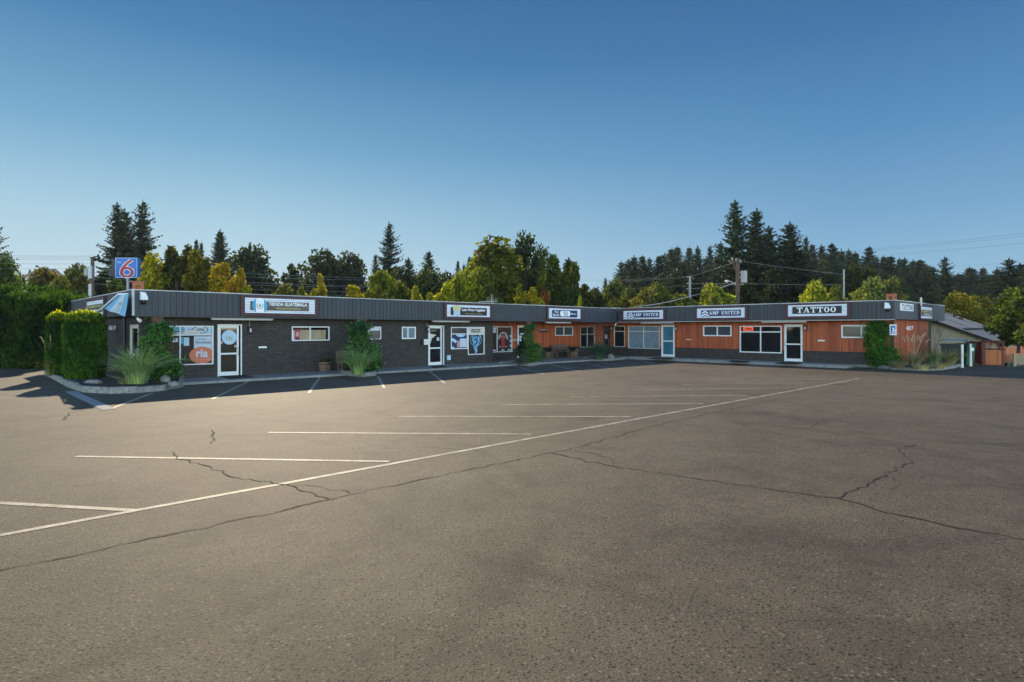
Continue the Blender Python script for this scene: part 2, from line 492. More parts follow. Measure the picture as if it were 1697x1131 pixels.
# ------------------------------------------------------------------ mesh builder
class MB:
    def __init__(s):
        s.v, s.f, s.m, s.r = [], [], [], []

    def add(s, vs, fs, m=0):
        o = len(s.v)
        s.v += [tuple(v) for v in vs]
        s.f += [tuple(i + o for i in f) for f in fs]
        s.m += [m] * len(fs)
        s.r.append((o, len(s.v), len(s.f) - len(fs), len(s.f)))
        return s

    def box(s, x0, x1, y0, y1, z0, z1, m=0):
        if x0 > x1: x0, x1 = x1, x0
        if y0 > y1: y0, y1 = y1, y0
        if z0 > z1: z0, z1 = z1, z0
        return s.add([(x0, y0, z0), (x1, y0, z0), (x1, y1, z0), (x0, y1, z0), (x0, y0, z1), (x1, y0, z1), (x1, y1, z1), (x0, y1, z1)],
                     [(0, 3, 2, 1), (4, 5, 6, 7), (0, 1, 5, 4), (1, 2, 6, 5), (2, 3, 7, 6), (3, 0, 4, 7)], m)

    def prism(s, pts, z0, z1, m=0):
        """polygon (x, y) pulled up from z0 to z1"""
        n = len(pts)
        ar = sum(pts[i][0] * pts[(i + 1) % n][1] - pts[(i + 1) % n][0] * pts[i][1] for i in range(n))
        if ar < 0: pts = pts[::-1]
        vs = [(x, y, z0) for x, y in pts] + [(x, y, z1) for x, y in pts]
        fs = [tuple(range(n))[::-1], tuple(range(n, 2 * n))] + [(i, (i + 1) % n, n + (i + 1) % n, n + i) for i in range(n)]
        return s.add(vs, fs, m)

    def plate(s, pts, d0, d1, m=0):
        """polygon (s, z) with thickness from depth d0 (front) to d1"""
        n = len(pts)
        ar = sum(pts[i][0] * pts[(i + 1) % n][1] - pts[(i + 1) % n][0] * pts[i][1] for i in range(n))
        if ar < 0: pts = pts[::-1]
        vs = [(x, d0, z) for x, z in pts] + [(x, d1, z) for x, z in pts]
        fs = [tuple(range(n)), tuple(range(n, 2 * n))[::-1]] + [((i + 1) % n, i, n + i, n + (i + 1) % n) for i in range(n)]
        return s.add(vs, fs, m)

    def tube(s, pts, r, n=8, m=0, cap=True):
        pts = [Vector(p) for p in pts]
        rs = r if isinstance(r, (list, tuple)) else [r] * len(pts)
        vs, fs = [], []
        for i, p in enumerate(pts):
            t = (pts[min(i + 1, len(pts) - 1)] - pts[max(i - 1, 0)]).normalized()
            a = t.cross(Vector((0, 0, 1)))
            if a.length < 1e-3: a = t.cross(Vector((1, 0, 0)))
            a.normalize()
            b = t.cross(a).normalized()
            for k in range(n):
                th = 2 * math.pi * k / n
                vs.append(p + (a * math.cos(th) + b * math.sin(th)) * rs[i])
        for i in range(len(pts) - 1):
            for k in range(n):
                fs.append((i * n + k, i * n + (k + 1) % n, (i + 1) * n + (k + 1) % n, (i + 1) * n + k))
        if cap:
            fs.append(tuple(range(n))[::-1])
            fs.append(tuple(range((len(pts) - 1) * n, len(pts) * n)))
        return s.add(vs, fs, m)

    def lathe(s, prof, n=20, m=0, c=(0, 0, 0)):
        vs, fs = [], []
        for r, z in prof:
            for k in range(n):
                a = 2 * math.pi * k / n
                vs.append((c[0] + r * math.cos(a), c[1] + r * math.sin(a), c[2] + z))
        for i in range(len(prof) - 1):
            for k in range(n):
                fs.append((i * n + k, i * n + (k + 1) % n, (i + 1) * n + (k + 1) % n, (i + 1) * n + k))
        fs.append(tuple(range(n))[::-1])
        fs.append(tuple(range((len(prof) - 1) * n, len(prof) * n)))
        return s.add(vs, fs, m)

    def disc(s, cx, cz, rx, rz, d0, d1, m=0, n=40, a0=0.0, a1=2 * math.pi):
        return s.plate([(cx + rx * math.cos(a0 + (a1 - a0) * i / n), cz + rz * math.sin(a0 + (a1 - a0) * i / n)) for i in range(n)], d0, d1, m)

    def ring(s, cx, cz, rx, rz, tx, tz, d0, d1, m=0, n=28, a0=0.0, a1=2 * math.pi):
        for i in range(n):
            p, q = a0 + (a1 - a0) * i / n, a0 + (a1 - a0) * (i + 1) / n
            s.plate([(cx + rx * math.cos(p), cz + rz * math.sin(p)), (cx + rx * math.cos(q), cz + rz * math.sin(q)),
                     (cx + (rx - tx) * math.cos(q), cz + (rz - tz) * math.sin(q)), (cx + (rx - tx) * math.cos(p), cz + (rz - tz) * math.sin(p))], d0, d1, m)
        return s


WM = {}     # world matrix of every root


def empty(name, loc, rz=0.0):
    o = bpy.data.objects.new(name, None)
    o.empty_display_size = 0.3
    COL.objects.link(o)
    o.location = loc
    o.rotation_euler = (0, 0, rz)
    WM[o] = Matrix.Translation(Vector(loc)) @ Matrix.Rotation(rz, 4, 'Z')
    return o


def root_of(o):
    while o.parent: o = o.parent
    return o


def link_mesh(name, me, parent, frame, smooth=False, loc=None):
    o = bpy.data.objects.new(name, me)
    COL.objects.link(o)
    if frame is not None: me.transform(frame)
    if parent is not None:
        o.parent = parent
        r = root_of(parent)
        if frame is not None: me.transform(WM[r].inverted())
    elif loc is not None:
        me.transform(Matrix.Translation(-Vector(loc)))
        o.location = loc
        WM[o] = Matrix.Translation(Vector(loc))
    else:
        WM[o] = Matrix.Identity(4)
    if smooth:
        me.polygons.foreach_set("use_smooth", [True] * len(me.polygons))
    return o


I4 = Matrix.Identity(4)


def obj(name, mb, mats, parent=None, frame=None, smooth=False, loc=None):
    me = bpy.data.meshes.new(name)
    me.from_pydata(mb.v, [], mb.f)
    mats = mats if isinstance(mats, (list, tuple)) else [mats]
    for k in mats: me.materials.append(M[k] if isinstance(k, str) else k)
    if len(mats) > 1: me.polygons.foreach_set("material_index", mb.m)
    return link_mesh(name, me, parent, frame, smooth, loc)


def tag(o, label, cat, group=None):
    o['label'] = label
    o['category'] = cat
    if group: o['group'] = group
    return o


def struct(o):
    o['kind'] = 'structure'
    return o


def text_mesh(txt, bold=0.0):
    cu = bpy.data.curves.new("lettering", 'FONT')
    cu.body = txt
    cu.size = 1
    cu.offset = bold
    cu.resolution_u = 3
    cu.extrude = 0.0
    o = bpy.data.objects.new("lettering", cu)
    COL.objects.link(o)
    dg = bpy.context.evaluated_depsgraph_get()
    dg.update()
    me = bpy.data.meshes.new_from_object(o.evaluated_get(dg))
    bpy.data.objects.remove(o)
    return me


def lettering(mb, txt, s0, s1, z0, z1, d, m=0, bold=0.012, slope=0.0):
    """letters fitted in the box s0..s1, z0..z1, 4 mm proud of depth d"""
    me = text_mesh(txt, bold)
    vs = np.array([v.co[:] for v in me.vertices])
    lo, hi = vs.min(0), vs.max(0)
    x = s0 + (vs[:, 0] - lo[0]) / (hi[0] - lo[0]) * (s1 - s0)
    z = z0 + (vs[:, 1] - lo[1]) / (hi[1] - lo[1]) * (z1 - z0)
    fs = [tuple(p.vertices) for p in me.polygons]
    mb.add([(a, d - 0.004, b) for a, b in zip(x, z)], fs, m)
    bpy.data.meshes.remove(me)
    return mb


# slab serif letters as lists of convex pieces in a unit box
def arcpoly(cx, cz, rx, rz, tx, tz, a0, a1, n=10):
    out = []
    for i in range(n):
        p, q = a0 + (a1 - a0) * i / n, a0 + (a1 - a0) * (i + 1) / n
        out.append([(cx + rx * math.cos(p), cz + rz * math.sin(p)), (cx + rx * math.cos(q), cz + rz * math.sin(q)),
                    (cx + (rx - tx) * math.cos(q), cz + (rz - tz) * math.sin(q)), (cx + (rx - tx) * math.cos(p), cz + (rz - tz) * math.sin(p))])
    return out


def rc(a, b, c, d): return [(a, c), (b, c), (b, d), (a, d)]


HP = math.pi / 2
SLAB = {
    'T': [rc(.0, 1, .86, 1), rc(.38, .62, 0, .86), rc(.22, .78, 0, .10), rc(0, .12, .66, .86), rc(.88, 1, .66, .86)],
    'A': [[(.40, 1), (.62, 1), (.95, .08), (.70, .08)], [(.40, 1), (.50, 1), (.20, .08), (.08, .08)], rc(.25, .75, .30, .41), rc(0, .30, 0, .09), rc(.58, 1, 0, .09)],
    'O': arcpoly(.5, .5, .5, .5, .28, .11, 0, 2 * math.pi, 24),
    'M': [rc(.08, .19, 0, 1), rc(.72, .94, 0, 1), [(.12, 1), (.34, 1), (.56, .15), (.46, .15)], [(.46, .15), (.56, .15), (.80, 1), (.70, 1)], rc(0, .28, 0, .09), rc(.64, 1, 0, .09)],
    'P': [rc(.15, .40, 0, 1), rc(0, .55, 0, .09), rc(.05, .5, .90, 1), rc(.40, .5, .42, .52)] + arcpoly(.5, .71, .45, .29, .25, .1, -HP, HP, 10),
    'U': [rc(.1, .34, .3, 1), rc(.74, .86, .3, 1), rc(0, .44, .91, 1), rc(.60, 1, .91, 1)] + arcpoly(.48, .32, .38, .32, .22, .11, math.pi, 2 * math.pi, 12),
    'N': [rc(.1, .21, 0, 1), rc(.79, .90, 0, 1), [(.1, 1), (.34, 1), (.90, 0), (.68, 0)], rc(0, .32, 0, .08), rc(.66, 1, .92, 1)],
    'I': [rc(.32, .68, 0, 1), rc(.1, .9, 0, .09), rc(.1, .9, .91, 1)],
    'E': [rc(.12, .38, 0, 1), rc(.0, .9, 0, .10), rc(.0, .9, .90, 1), rc(.38, .65, .45, .56), rc(.80, .92, .1, .3), rc(.80, .92, .7, .9)],
    'D': [rc(.12, .38, 0, 1), rc(0, .5, 0, .09), rc(0, .5, .91, 1)] + arcpoly(.5, .5, .48, .5, .27, .1, -HP, HP, 14),
}
SLABW = {'I': .5, 'M': 1.2, 'A': 1.0, 'T': .95, 'O': .85, 'E': .8, 'P': .85, 'U': .95, 'N': 1.0, 'D': .95, ' ': .45}


def slab_text(mb, txt, s0, s1, z0, z1, d, m=0, gap=.14):
    tot = sum(SLABW[c] for c in txt) + gap * (len(txt) - 1)
    k = (s1 - s0) / tot
    x = s0
    for c in txt:
        w = SLABW[c] * k
        for i, poly in enumerate(SLAB.get(c, [])):
            dd = d - 0.004 - 0.0006 * (i % 6)
            mb.plate([(x + p[0] * w, z0 + p[1] * (z1 - z0)) for p in poly], dd, d, m)
        x += w + gap * k
    return mb


# ------------------------------------------------------------------ foliage meshes
def mesh_from_quads(name, V, matname):
    """V: (n, 4, 3) array of separate quads"""
    n = len(V)
    me = bpy.data.meshes.new(name)
    me.vertices.add(n * 4)
    me.vertices.foreach_set("co", V.reshape(-1).astype(np.float32))
    me.loops.add(n * 4)
    me.loops.foreach_set("vertex_index", np.arange(n * 4, dtype=np.int32))
    me.polygons.add(n)
    me.polygons.foreach_set("loop_start", np.arange(0, n * 4, 4, dtype=np.int32))
    me.polygons.foreach_set("loop_total", np.full(n, 4, dtype=np.int32))
    me.update(calc_edges=True)
    me.validate()
    me.materials.append(M[matname])
    return me


def unit(a): return a / (np.linalg.norm(a, axis=-1, keepdims=True) + 1e-9)


def leaves(c, axis, ln, wd, nrm_jit=1.0, rng=RNG):
    """diamond leaves at centres c along axis"""
    n = len(c)
    axis = unit(axis)
    r = rng.normal(size=(n, 3))
    side = unit(np.cross(axis, r))
    ln = np.broadcast_to(ln, (n,))[:, None]
    wd = np.broadcast_to(wd, (n,))[:, None]
    a = c - axis * ln * .5
    b = c + side * wd * .5 - axis * ln * .05
    t = c + axis * ln * .5
    e = c - side * wd * .5 - axis * ln * .05
    return np.stack([a, b, t, e], 1)


def shell_points(ells, n, rng, inner=0.55, clump=0.0):
    """points in the outer shells of ellipsoids [(c, r)], not deep inside another one"""
    vol = np.array([e[1][0] * e[1][1] + e[1][1] * e[1][2] for e in ells])
    cnt = np.maximum((vol / vol.sum() * n).astype(int), 3)
    out, dirs = [], []
    for (c, r), k in zip(ells, cnt):
        d = unit(rng.normal(size=(k, 3)))
        rad = (inner + (1 - inner) * rng.random(k) ** 0.5)
        bumpy = 1 + clump * np.sin(d[:, 0] * 7 + c[0] * 9) * np.sin(d[:, 1] * 7 + c[1] * 9) * np.sin(d[:, 2] * 8)
        p = np.array(c) + d * np.array(r) * (rad * bumpy)[:, None]
        out.append(p)
        dirs.append(d)
    p, d = np.concatenate(out), np.concatenate(dirs)
    keep = np.ones(len(p), bool)
    for c, r in ells:
        q = np.linalg.norm((p - np.array(c)) / np.array(r), axis=1)
        keep &= ~(q < inner * 0.8)
    return p[keep], d[keep]


def conifer_mesh(seed, H=20.0, R=3.6, open_=1.0, low=0.05, power=0.7, drop=0.35):
    rng = np.random.default_rng(seed)
    C, A, L, W = [], [], [], []
    z = low * H
    lop = rng.normal(size=2) * .35                   # crowns are never quite symmetric
    while z < H * 0.985:
        f = z / H
        rr = R * (1 - f) ** power * (1 - 0.25 * max(0, 0.15 - f) / 0.15) + 0.06
        nb = int(5 + 5 * (1 - f))
        a0 = rng.random() * 6.28
        for b in range(nb):
            if rng.random() > 0.93 * open_: continue
            a = a0 + 6.283 * b / nb + rng.normal() * 0.35
            out = np.array([math.cos(a), math.sin(a)])
            ln = rr * rng.choice([.55, .75, .9, 1.0, 1.12, 1.25]) * (1 + .18 * float(out @ lop))
            z0 = z + rng.normal() * 0.18
            slope = 0.45 * f - drop * (1 - f) * rng.uniform(0.4, 1.4)
            k = max(3, int(ln / 0.24))
            t = (np.arange(k) + rng.random(k) * 0.8 + 0.2) / k
            t = t[t < 1.03]
            zz = z0 + ln * (slope * t + 0.22 * t ** 2)
            base = np.stack([out[0] * ln * t, out[1] * ln * t, zz], 1)
            kk = len(t)
            for side, dn in ((-1, -.2), (0, -.05), (1, -.2), (0, -1.0), (-.6, -.7)):
                sv = np.array([-out[1], out[0], 0]) * side * 0.8
                ax = np.array([out[0], out[1], slope * .6]) * (1.0 if dn > -.1 else 0.5) + sv + rng.normal(size=(kk, 3)) * 0.28 + np.array([0, 0, dn])
                size = (0.40 + 0.42 * (1 - t)) * (0.45 + 0.6 * (1 - f))
                cc = base + unit(ax) * (size * 0.4)[:, None]
                C.append(cc); A.append(ax); L.append(size * 1.3); W.append(size * 0.46)
        z += H * (0.0125 + 0.006 * rng.random()) * (0.7 + 0.6 * (1 - f))
    for k in range(10):
        C.append(np.array([[rng.normal() * .03, rng.normal() * .03, H * (0.955 + 0.006 * k)]]))
        A.append(np.array([[rng.normal() * .25, rng.normal() * .25, 1.0]])); L.append(np.array([.5])); W.append(np.array([.16]))
    return mesh_from_quads("conifer_crown", leaves(np.concatenate(C), np.concatenate(A), np.concatenate(L), np.concatenate(W), rng=rng), 'needle')


def lobes(rng, w, z0, z1, k, shape='round'):
    es = []
    for i in range(k):
        f = (i + 0.5) / k
        z = z0 + (z1 - z0) * f
        if shape == 'round': rad = w * math.sqrt(max(0.05, 1 - (2 * f - 0.9) ** 2)) * 0.75
        elif shape == 'column': rad = w * (0.35 + 0.75 * math.sin(math.pi * (0.12 + 0.8 * f))) * 0.55
        elif shape == 'cone': rad = w * (1.05 - f) * 0.8
        else: rad = w * 0.7
        a = rng.random() * 6.28
        q = rad * rng.uniform(0.45, 1.0)
        sz = w * rng.uniform(0.24, 0.42) * (0.8 if shape == 'column' else 1.0)
        es.append(((q * math.cos(a), q * math.sin(a), z), (sz, sz, sz * rng.uniform(0.75, 1.1) * (2.0 if shape == 'column' else 1))))
    return es


def broad_mesh(seed, w, z0, z1, k, n, size, shape='round', inner=0.45, matname='leaf', hang=0.0):
    rng = np.random.default_rng(seed)
    es = lobes(rng, w, z0, z1, k, shape)
    p, d = shell_points(es, n, rng, inner, 0.18)
    ax = d * 0.6 + rng.normal(size=p.shape) * 0.8 + np.array([0, 0, -0.25 - hang])
    s = size * rng.uniform(0.6, 1.35, len(p))
    return mesh_from_quads("leafy_crown", leaves(p, ax, s * 1.25, s * 0.8, rng=rng), matname), es


def limb_mb(es, h0, z0, r, rng, n=9):
    mb = MB()
    top = max(e[0][2] for e in es)
    mb.tube([(0, 0, -0.1), (0.03, 0, h0), (0.05, 0.04, (z0 + top) * .5), (0, .1, top)], [r * 1.25, r, r * .6, r * .12], 9)
    for (c, s) in es[::max(1, len(es) // n)]:
        zs = min(max(h0, c[2] * 0.55), c[2])
        mb.tube([(0.03, 0, zs), (c[0] * .5, c[1] * .5, zs * .5 + c[2] * .5), (c[0], c[1], c[2])], [r * .45, r * .28, r * .08], 6, cap=False)
    return mb


PROTO = {}
for i in range(6):
    cm = conifer_mesh(100 + i, 20, [3.2, 3.8, 2.9, 4.2, 3.4, 3.0][i], [1, .95, 1, .82, 1, .9][i], 0.04, [.68, .74, .62, .70, .72, .6][i], [.35, .5, .25, .55, .3, .45][i])
    tm = MB().tube([(0, 0, -.3), (0, 0, 8), (0, 0, 16), (0, 0, 19.6)], [.34, .24, .11, .03], 8)
    me = bpy.data.meshes.new("conifer_trunk"); me.from_pydata(tm.v, [], tm.f); me.materials.append(M['bark'])
    PROTO['conifer%d' % i] = (cm, me, 20.0, 'conifer_tree')


def reg(key, seed, w, z0, z1, k, n, size, shape, name, inner=0.45, hang=0.0, tr=0.18):
    cm, es = broad_mesh(seed, w, z0, z1, k, n, size, shape, inner, 'leaf', hang)
    tm = limb_mb(es, z0 * .9 + .3, z0, tr, random)
    me = bpy.data.meshes.new("trunk"); me.from_pydata(tm.v, [], tm.f); me.materials.append(M['bark'])
    PROTO[key] = (cm, me, 10.0, name)


reg('round0', 21, 4.4, 2.0, 9.3, 34, 9500, 0.34, 'round', 'broadleaf_tree')
reg('round1', 22, 4.6, 1.6, 9.2, 40, 9500, 0.34, 'round', 'broadleaf_tree')
reg('round2', 23, 4.2, 1.2, 9.4, 26, 7000, 0.42, 'round', 'broadleaf_tree')
reg('col0', 31, 1.7, 0.8, 9.2, 22, 5500, 0.26, 'column', 'columnar_tree')
reg('col1', 32, 2.1, 0.6, 9.1, 24, 5500, 0.28, 'column', 'columnar_tree')
reg('cone0', 41, 3.4, 0.8, 9.5, 38, 8000, 0.32, 'cone', 'broadleaf_tree')
reg('weep0', 51, 3.9, 1.6, 8.9, 22, 8500, 0.34, 'round', 'weeping_tree', 0.5, 1.6)
reg('open0', 64, 3.8, 3.6, 9.5, 15, 2900, 0.36, 'round', 'pine_tree', 0.25)
reg('small0', 71, 2.4, 2.2, 9.4, 16, 2800, 0.36, 'round', 'small_tree', 0.35)


def tree(key, x, ytop, Y, wpx=None, col=(.05, .07, .03), label='', cat='tree', group=None, rz=None, base=0.0):
    cm, tm, H, nm = PROTO[key]
    if col[1] > .15 and key[:3] in ('rou', 'col', 'con', 'wee'): col = (col[0] * .95, col[1], col[2])
    ztop = CAMH - (ytop - YH) * Y / FPX
    h = ztop - base
    o = empty(nm, ((x - CX) / FPX * Y, Y, base), random.random() * 6.28 if rz is None else rz)
    sz = h / (H * 0.985)
    sx = sz
    if wpx:
        dim = np.array([v.co[:2] for v in cm.vertices])
        r = np.percentile(np.abs(dim), 99) if not key.startswith('conifer') else np.percentile(np.abs(dim), 99.7)
        sx = (wpx * Y / FPX) / (2 * r)
        if key.startswith('conifer'):                # the width seen above the roofs, part way up the cone
            zv = CAMH + (YH - 488) * Y / FPX
            sx /= max(.28, 1 - zv / h) ** .66
            sx = min(sx, sz * 2.6)
    if key.startswith('conifer'): o.rotation_euler = (random.gauss(0, .018), random.gauss(0, .018), o.rotation_euler.z)
    if key.startswith('col'): sx *= 1.35
    if key.startswith('round') and wpx: sx *= 1.22
    o.scale = (sx, sx, sz)
    c = bpy.data.objects.new("crown", cm); COL.objects.link(c); c.parent = o
    c.color = (*[k * random.uniform(.92, 1.08) for k in col], 1)
    t = bpy.data.objects.new("trunk", tm); COL.objects.link(t); t.parent = o
    tag(o, label, cat, group)
    return o


# ================================================================== ground
def sheet(name, pts, z, matname):
    mb = MB()
    mb.add([(p[0], p[1], z) for p in pts], [tuple(range(len(pts)))])
    o = obj(name, mb, matname)
    return struct(o)


sheet("ground", [(-2500, -400), (2500, -400), (2500, 2500), (-2500, 2500)], -0.012, 'earth')
sheet("parking_lot", [(-90, -60), (90, -60), (90, 70), (-90, 70)], 0.0, 'asphalt')


def ribbon(name, px, width, z, matname, wj=0.0, jit=0.0, step=None, rng=random):
    pts = [G(x, y) for x, y in px]
    if step:
        q = []
        for a, b in zip(pts, pts[1:]):
            n = max(1, int((b - a).length / step))
            for i in range(n):
                p = a.lerp(b, i / n)
                t = (b - a).normalized()
                k = 0 if i == 0 else rng.gauss(0, jit)
                q.append(p + Vector((-t.y, t.x, 0)) * k)
        pts = q + [pts[-1]]
    mb = MB()
    L, Rr = [], []
    for i, p in enumerate(pts):
        t = (pts[min(i + 1, len(pts) - 1)] - pts[max(i - 1, 0)]).normalized()
        nrm = Vector((-t.y, t.x, 0))
        w = width * .5 * (1 + (rng.uniform(-wj, wj) if wj else 0))
        L.append((p.x + nrm.x * w, p.y + nrm.y * w, z)); Rr.append((p.x - nrm.x * w, p.y - nrm.y * w, z))
    n = len(pts)
    mb.add(L + Rr, [(i, n + i, n + i + 1, i + 1) for i in range(n - 1)])
    return struct(obj(name, mb, matname))


for li_, (a, b, w) in enumerate([((-160, 917), (1425, 627.5), .10), ((-160, 825), (228, 847), .10), ((125, 757), (645, 765.5), .10), ((445, 717.3), (880, 720.3), .10),
                ((660, 690.6), (1045, 691.2), .10), ((830, 671), (1165, 669.5), .10), ((945, 658), (1240, 655.6), .09), ((1050, 647), (1310, 643.3), .08),
                ((1130, 638), (1370, 634.5), .07), ((1250, 629.5), (1400, 628.3), .06), ((413, 632), (352, 661.5), .10), ((530, 626), (512, 651.5), .10),
                ((626, 623.5), (637, 643.5), .10), ((710.5, 615), (737, 635.5), .10), ((851, 606.5), (902, 620.5), .10), ((906, 603), (962, 616.5), .10),
                ((957, 600), (1012, 611), .10), ((981, 598), (1040, 609), .09), ((1045, 594.5), (1085, 602.5), .09), ((252, 652), (181, 679), .10), ((-40, 661.5), (112, 654.5), .09)]):
    ribbon("parking_line", [a, b], w, 0.004 + .0004 * (li_ % 5), 'paint')
ribbon("concrete_strip", [(117, 649), (128, 655), (150, 665), (181, 679.5)], .30, 0.008, 'concrete')

for li_, (px, w) in enumerate([([(-60, 958), (0, 946), (175, 910), (360, 870), (560, 825), (770, 780), (935, 747), (1100, 702), (1290, 662)], .018),
              ([(915, 752), (940, 757), (1015, 773), (1100, 786), (1230, 805), (1395, 828), (1450, 845), (1560, 870), (1750, 905)], .026),
              ([(1388, 827), (1420, 812), (1465, 790), (1512, 765), (1488, 745), (1517, 737)], .020),
              ([(1180, 697), (1260, 704), (1340, 712), (1460, 723), (1555, 736), (1620, 735), (1760, 738)], .018),
              ([(950, 747), (985, 752), (1012, 761), (1016, 770)], .018), ([(1310, 717), (1345, 708), (1365, 695)], .014),
              ([(285, 750), (300, 762), (340, 772), (400, 795), (475, 804), (545, 827)], .020), ([(352, 713), (354, 722), (349, 736)], .02),
              ([(475, 804), (520, 806), (580, 818)], .012), ([(108, 696), (114, 686), (136, 680), (142, 665), (150, 660)], .028), ([(0, 700), (108, 690), (200, 684)], .012),
              ([(1465, 790), (1490, 800), (1475, 812)], .011), ([(630, 745), (700, 741), (790, 746)], .010)]):
    ribbon("pavement_crack", px, w * .92, 0.0066 + .0003 * (li_ % 6), 'crack', wj=.5, jit=.028, step=.11)

# pavements along both wings (their tops follow the door sills)
mb = MB()
mb.box(5.2, UW - 2.2, 24.15, CR + .02, -.1, SWL)
struct(obj("pavement", mb, 'concrete', frame=ML))
mb = MB()
mb.box(-24.6, -10.6, UW - 1.75, UW + .02, -.1, SWR)
struct(obj("pavement", mb, 'concrete', frame=MR))
pv = [G(x, y) for x, y in [(899, 603.5), (899, 598), (960, 594.5), (995, 595), (975, 601)]]
sheet("brick_paving", [(p.x, p.y) for p in pv], 0.012, 'paver')

# ================================================================== the building
B = empty("strip_mall", (0, 0, 0), PHI)
tag(B, "long low L shaped strip of shops with grey fascia, dark brick and orange cedar walls", "shops")


def cuts(s0, s1, ops, extra=()):
    e = sorted({round(k, 4) for k in [s0, s1] + [o[i] for o in ops for i in (0, 1)] + list(extra) if s0 - 1e-6 <= k <= s1 + 1e-6})
    return list(zip(e, e[1:]))


def wall(mb, s0, s1, z0, z1, d0, d1, ops=(), m=0, boards=0.0, gap=0.010):
    extra = []
    if boards:
        k = s0
        while k < s1:
            extra.append(k); k += boards
    for a, b in cuts(s0, s1, ops, extra):
        if b - a < .004: continue
        mid = (a + b) / 2
        hs = sorted([(o[2], o[3]) for o in ops if o[0] < mid < o[1]])
        z = z0
        g = gap if boards else 0
        for h0, h1 in hs:
            if h0 - z > .003: mb.box(a + g / 2, b - g / 2, d0, d1, z, min(h0, z1), m)
            z = max(z, h1)
        if z1 - z > .003: mb.box(a + g / 2, b - g / 2, d0, d1, z, z1, m)


ZF0, ZF1 = 2.53, 3.46
ZS = 2.52
# openings: (s0, s1, z0, z1)
PXL = lambda x, d=CW: P('L', x, 540, d)[0]
PXR = lambda x, d=UW: P('R', x, 540, d)[0]
LO = dict(w1=(PXL(247), PXL(353.6), .60, 2.165), d1=(PXL(360.5), PXL(400.8), SWL, 2.23), w2=(PXL(483.5), PXL(545.9), 1.50, 2.15),
          w3=(PXL(600), PXL(631.5), 1.52, 2.15), w4=(PXL(665.8), PXL(688.9), 1.52, 2.15), d2=(PXL(709.7), PXL(735.8), SWL, 2.215),
          w5=(PXL(747.2), PXL(775.0), .92, 2.14), w6=(PXL(775.3), PXL(802.8), .58, 2.15))
CO = dict(w7=(PXL(815, CR), PXL(848.2, CR), .60, 2.19), d3=(PXL(857, CR), PXL(878, CR), SWL, 2.27), w8=(PXL(919.4, CR), PXL(949, CR), 1.58, 2.20),
          w9=(PXL(961, CR), PXL(985, CR), .72, 2.21))
RO = dict(d4=(PXR(1000.6), PXR(1011.5), SWR, 2.26), w10=(PXR(1018), PXR(1036), .75, 2.26), w11=(PXR(1041.6), PXR(1093.4), .67, 2.24), d5=(PXR(1096.5), PXR(1118.3), SWR, 2.32),
          w12=(PXR(1165.6), PXR(1212.6), 1.58, 2.25), w13=(PXR(1226.4), PXR(1295.8), .61, 2.225), d6=(PXR(1300.3), PXR(1330.2), SWR, 2.30),
          w14=(PXR(1394.8), PXR(1441), 1.55, 2.25))
A0 = PXL(231.5)                                   # left corner of the walls
A1 = P('L', 816.8, 560, CW)[0]                    # brick ends, cedar recess begins
SE = P('R', 1479, 560, UW)[0]                     # s of the near right corner
CE = -SE                                          # depth of the right end wall
EO = dict(e1=(P('R', 216, 560, A0)[0], P('R', 229.5, 560, A0)[0], SWL, 2.20))

mb = MB()
wall(mb, A0, A1, 0, ZS, CW, CW + .25, list(LO.values()))
obj("brick_wall", mb, 'brick', B, ML)
mb = MB()
wall(mb, -38.0, -CW - .255, 0, ZS, A0, A0 + .25, list(EO.values()))
obj("brick_wall", mb, 'brick', B, MR)
mb = MB()                                         # the return between brick wall and recess, the brick base of both cedar walls
mb.box(A1 - .25, A1 - .003, CW + .253, CR + .2, 0, ZS)
mb.box(UW + .003, UW + .2, CR - .0, CR + .15, 0, ZS)
ZB = .80
wall(mb, A1, UW, 0, ZB, CR, CR + .2, list(CO.values()))
obj("brick_base", mb, 'brick', B, ML)
mb = MB()
wall(mb, -CR, SE, 0, ZB, UW, UW + .2, list(RO.values()))
obj("brick_base", mb, 'brick', B, MR)
mb = MB()
wall(mb, A1 + .003, UW - .004, ZB + .003, ZS, CR - .03, CR + .17, list(CO.values()), 0, .14)
obj("cedar_wall", mb, 'cedar', B, ML)
mb = MB()
wall(mb, -CR + .035, SE, ZB + .003, ZS, UW - .03, UW + .17, list(RO.values()), 0, .14)
obj("cedar_wall", mb, 'cedar', B, MR)
mb = MB()
EA1 = P('L', 1537.6, 560, CE)[0]
wall(mb, UW - .028, EA1, 0, ZS, CE - .03, CE + .17, [], 0, .14)
obj("cedar_wall", mb, 'cedar', B, ML)
mb = MB()
mb.box(EA1 - .02, EA1 + .12, CE - .045, CE + .1, 0, ZS - .01)
obj("corner_trim", mb, 'trim_dark', B, ML)
mb = MB()
mb.box(UW - .09, UW + .02, CE - .075, CE - .034, 0, ZS - .01)
mb.box(UW - .09, UW - .034, CE - .034, CE + .05, 0, ZS - .01)
obj("corner_trim", mb, 'trim_dark', B, ML)
mb = MB()                                         # rear walls
mb.box(A0 + .26, 44.9, 37.8, 38.0, 0, ZS)
mb.box(44.9, 45.1, CE + .2, 38.0, 0, ZS)
mb.box(EA1 + .13, 44.88, CE + .2, CE + .4, 0, ZS)
obj("rear_wall", mb, 'brick', B, ML)

# fascia: vertical grooved siding
FA0, FA1 = P('L', 220, 481, CF)[0], UF
FS1 = P('R', 1483.5, 500, UF)[0]
FC = -FS1
FB = P('R', 118.6, 500, FA0)[0]
FE = P('L', 1565.5, 505, FC)[0]


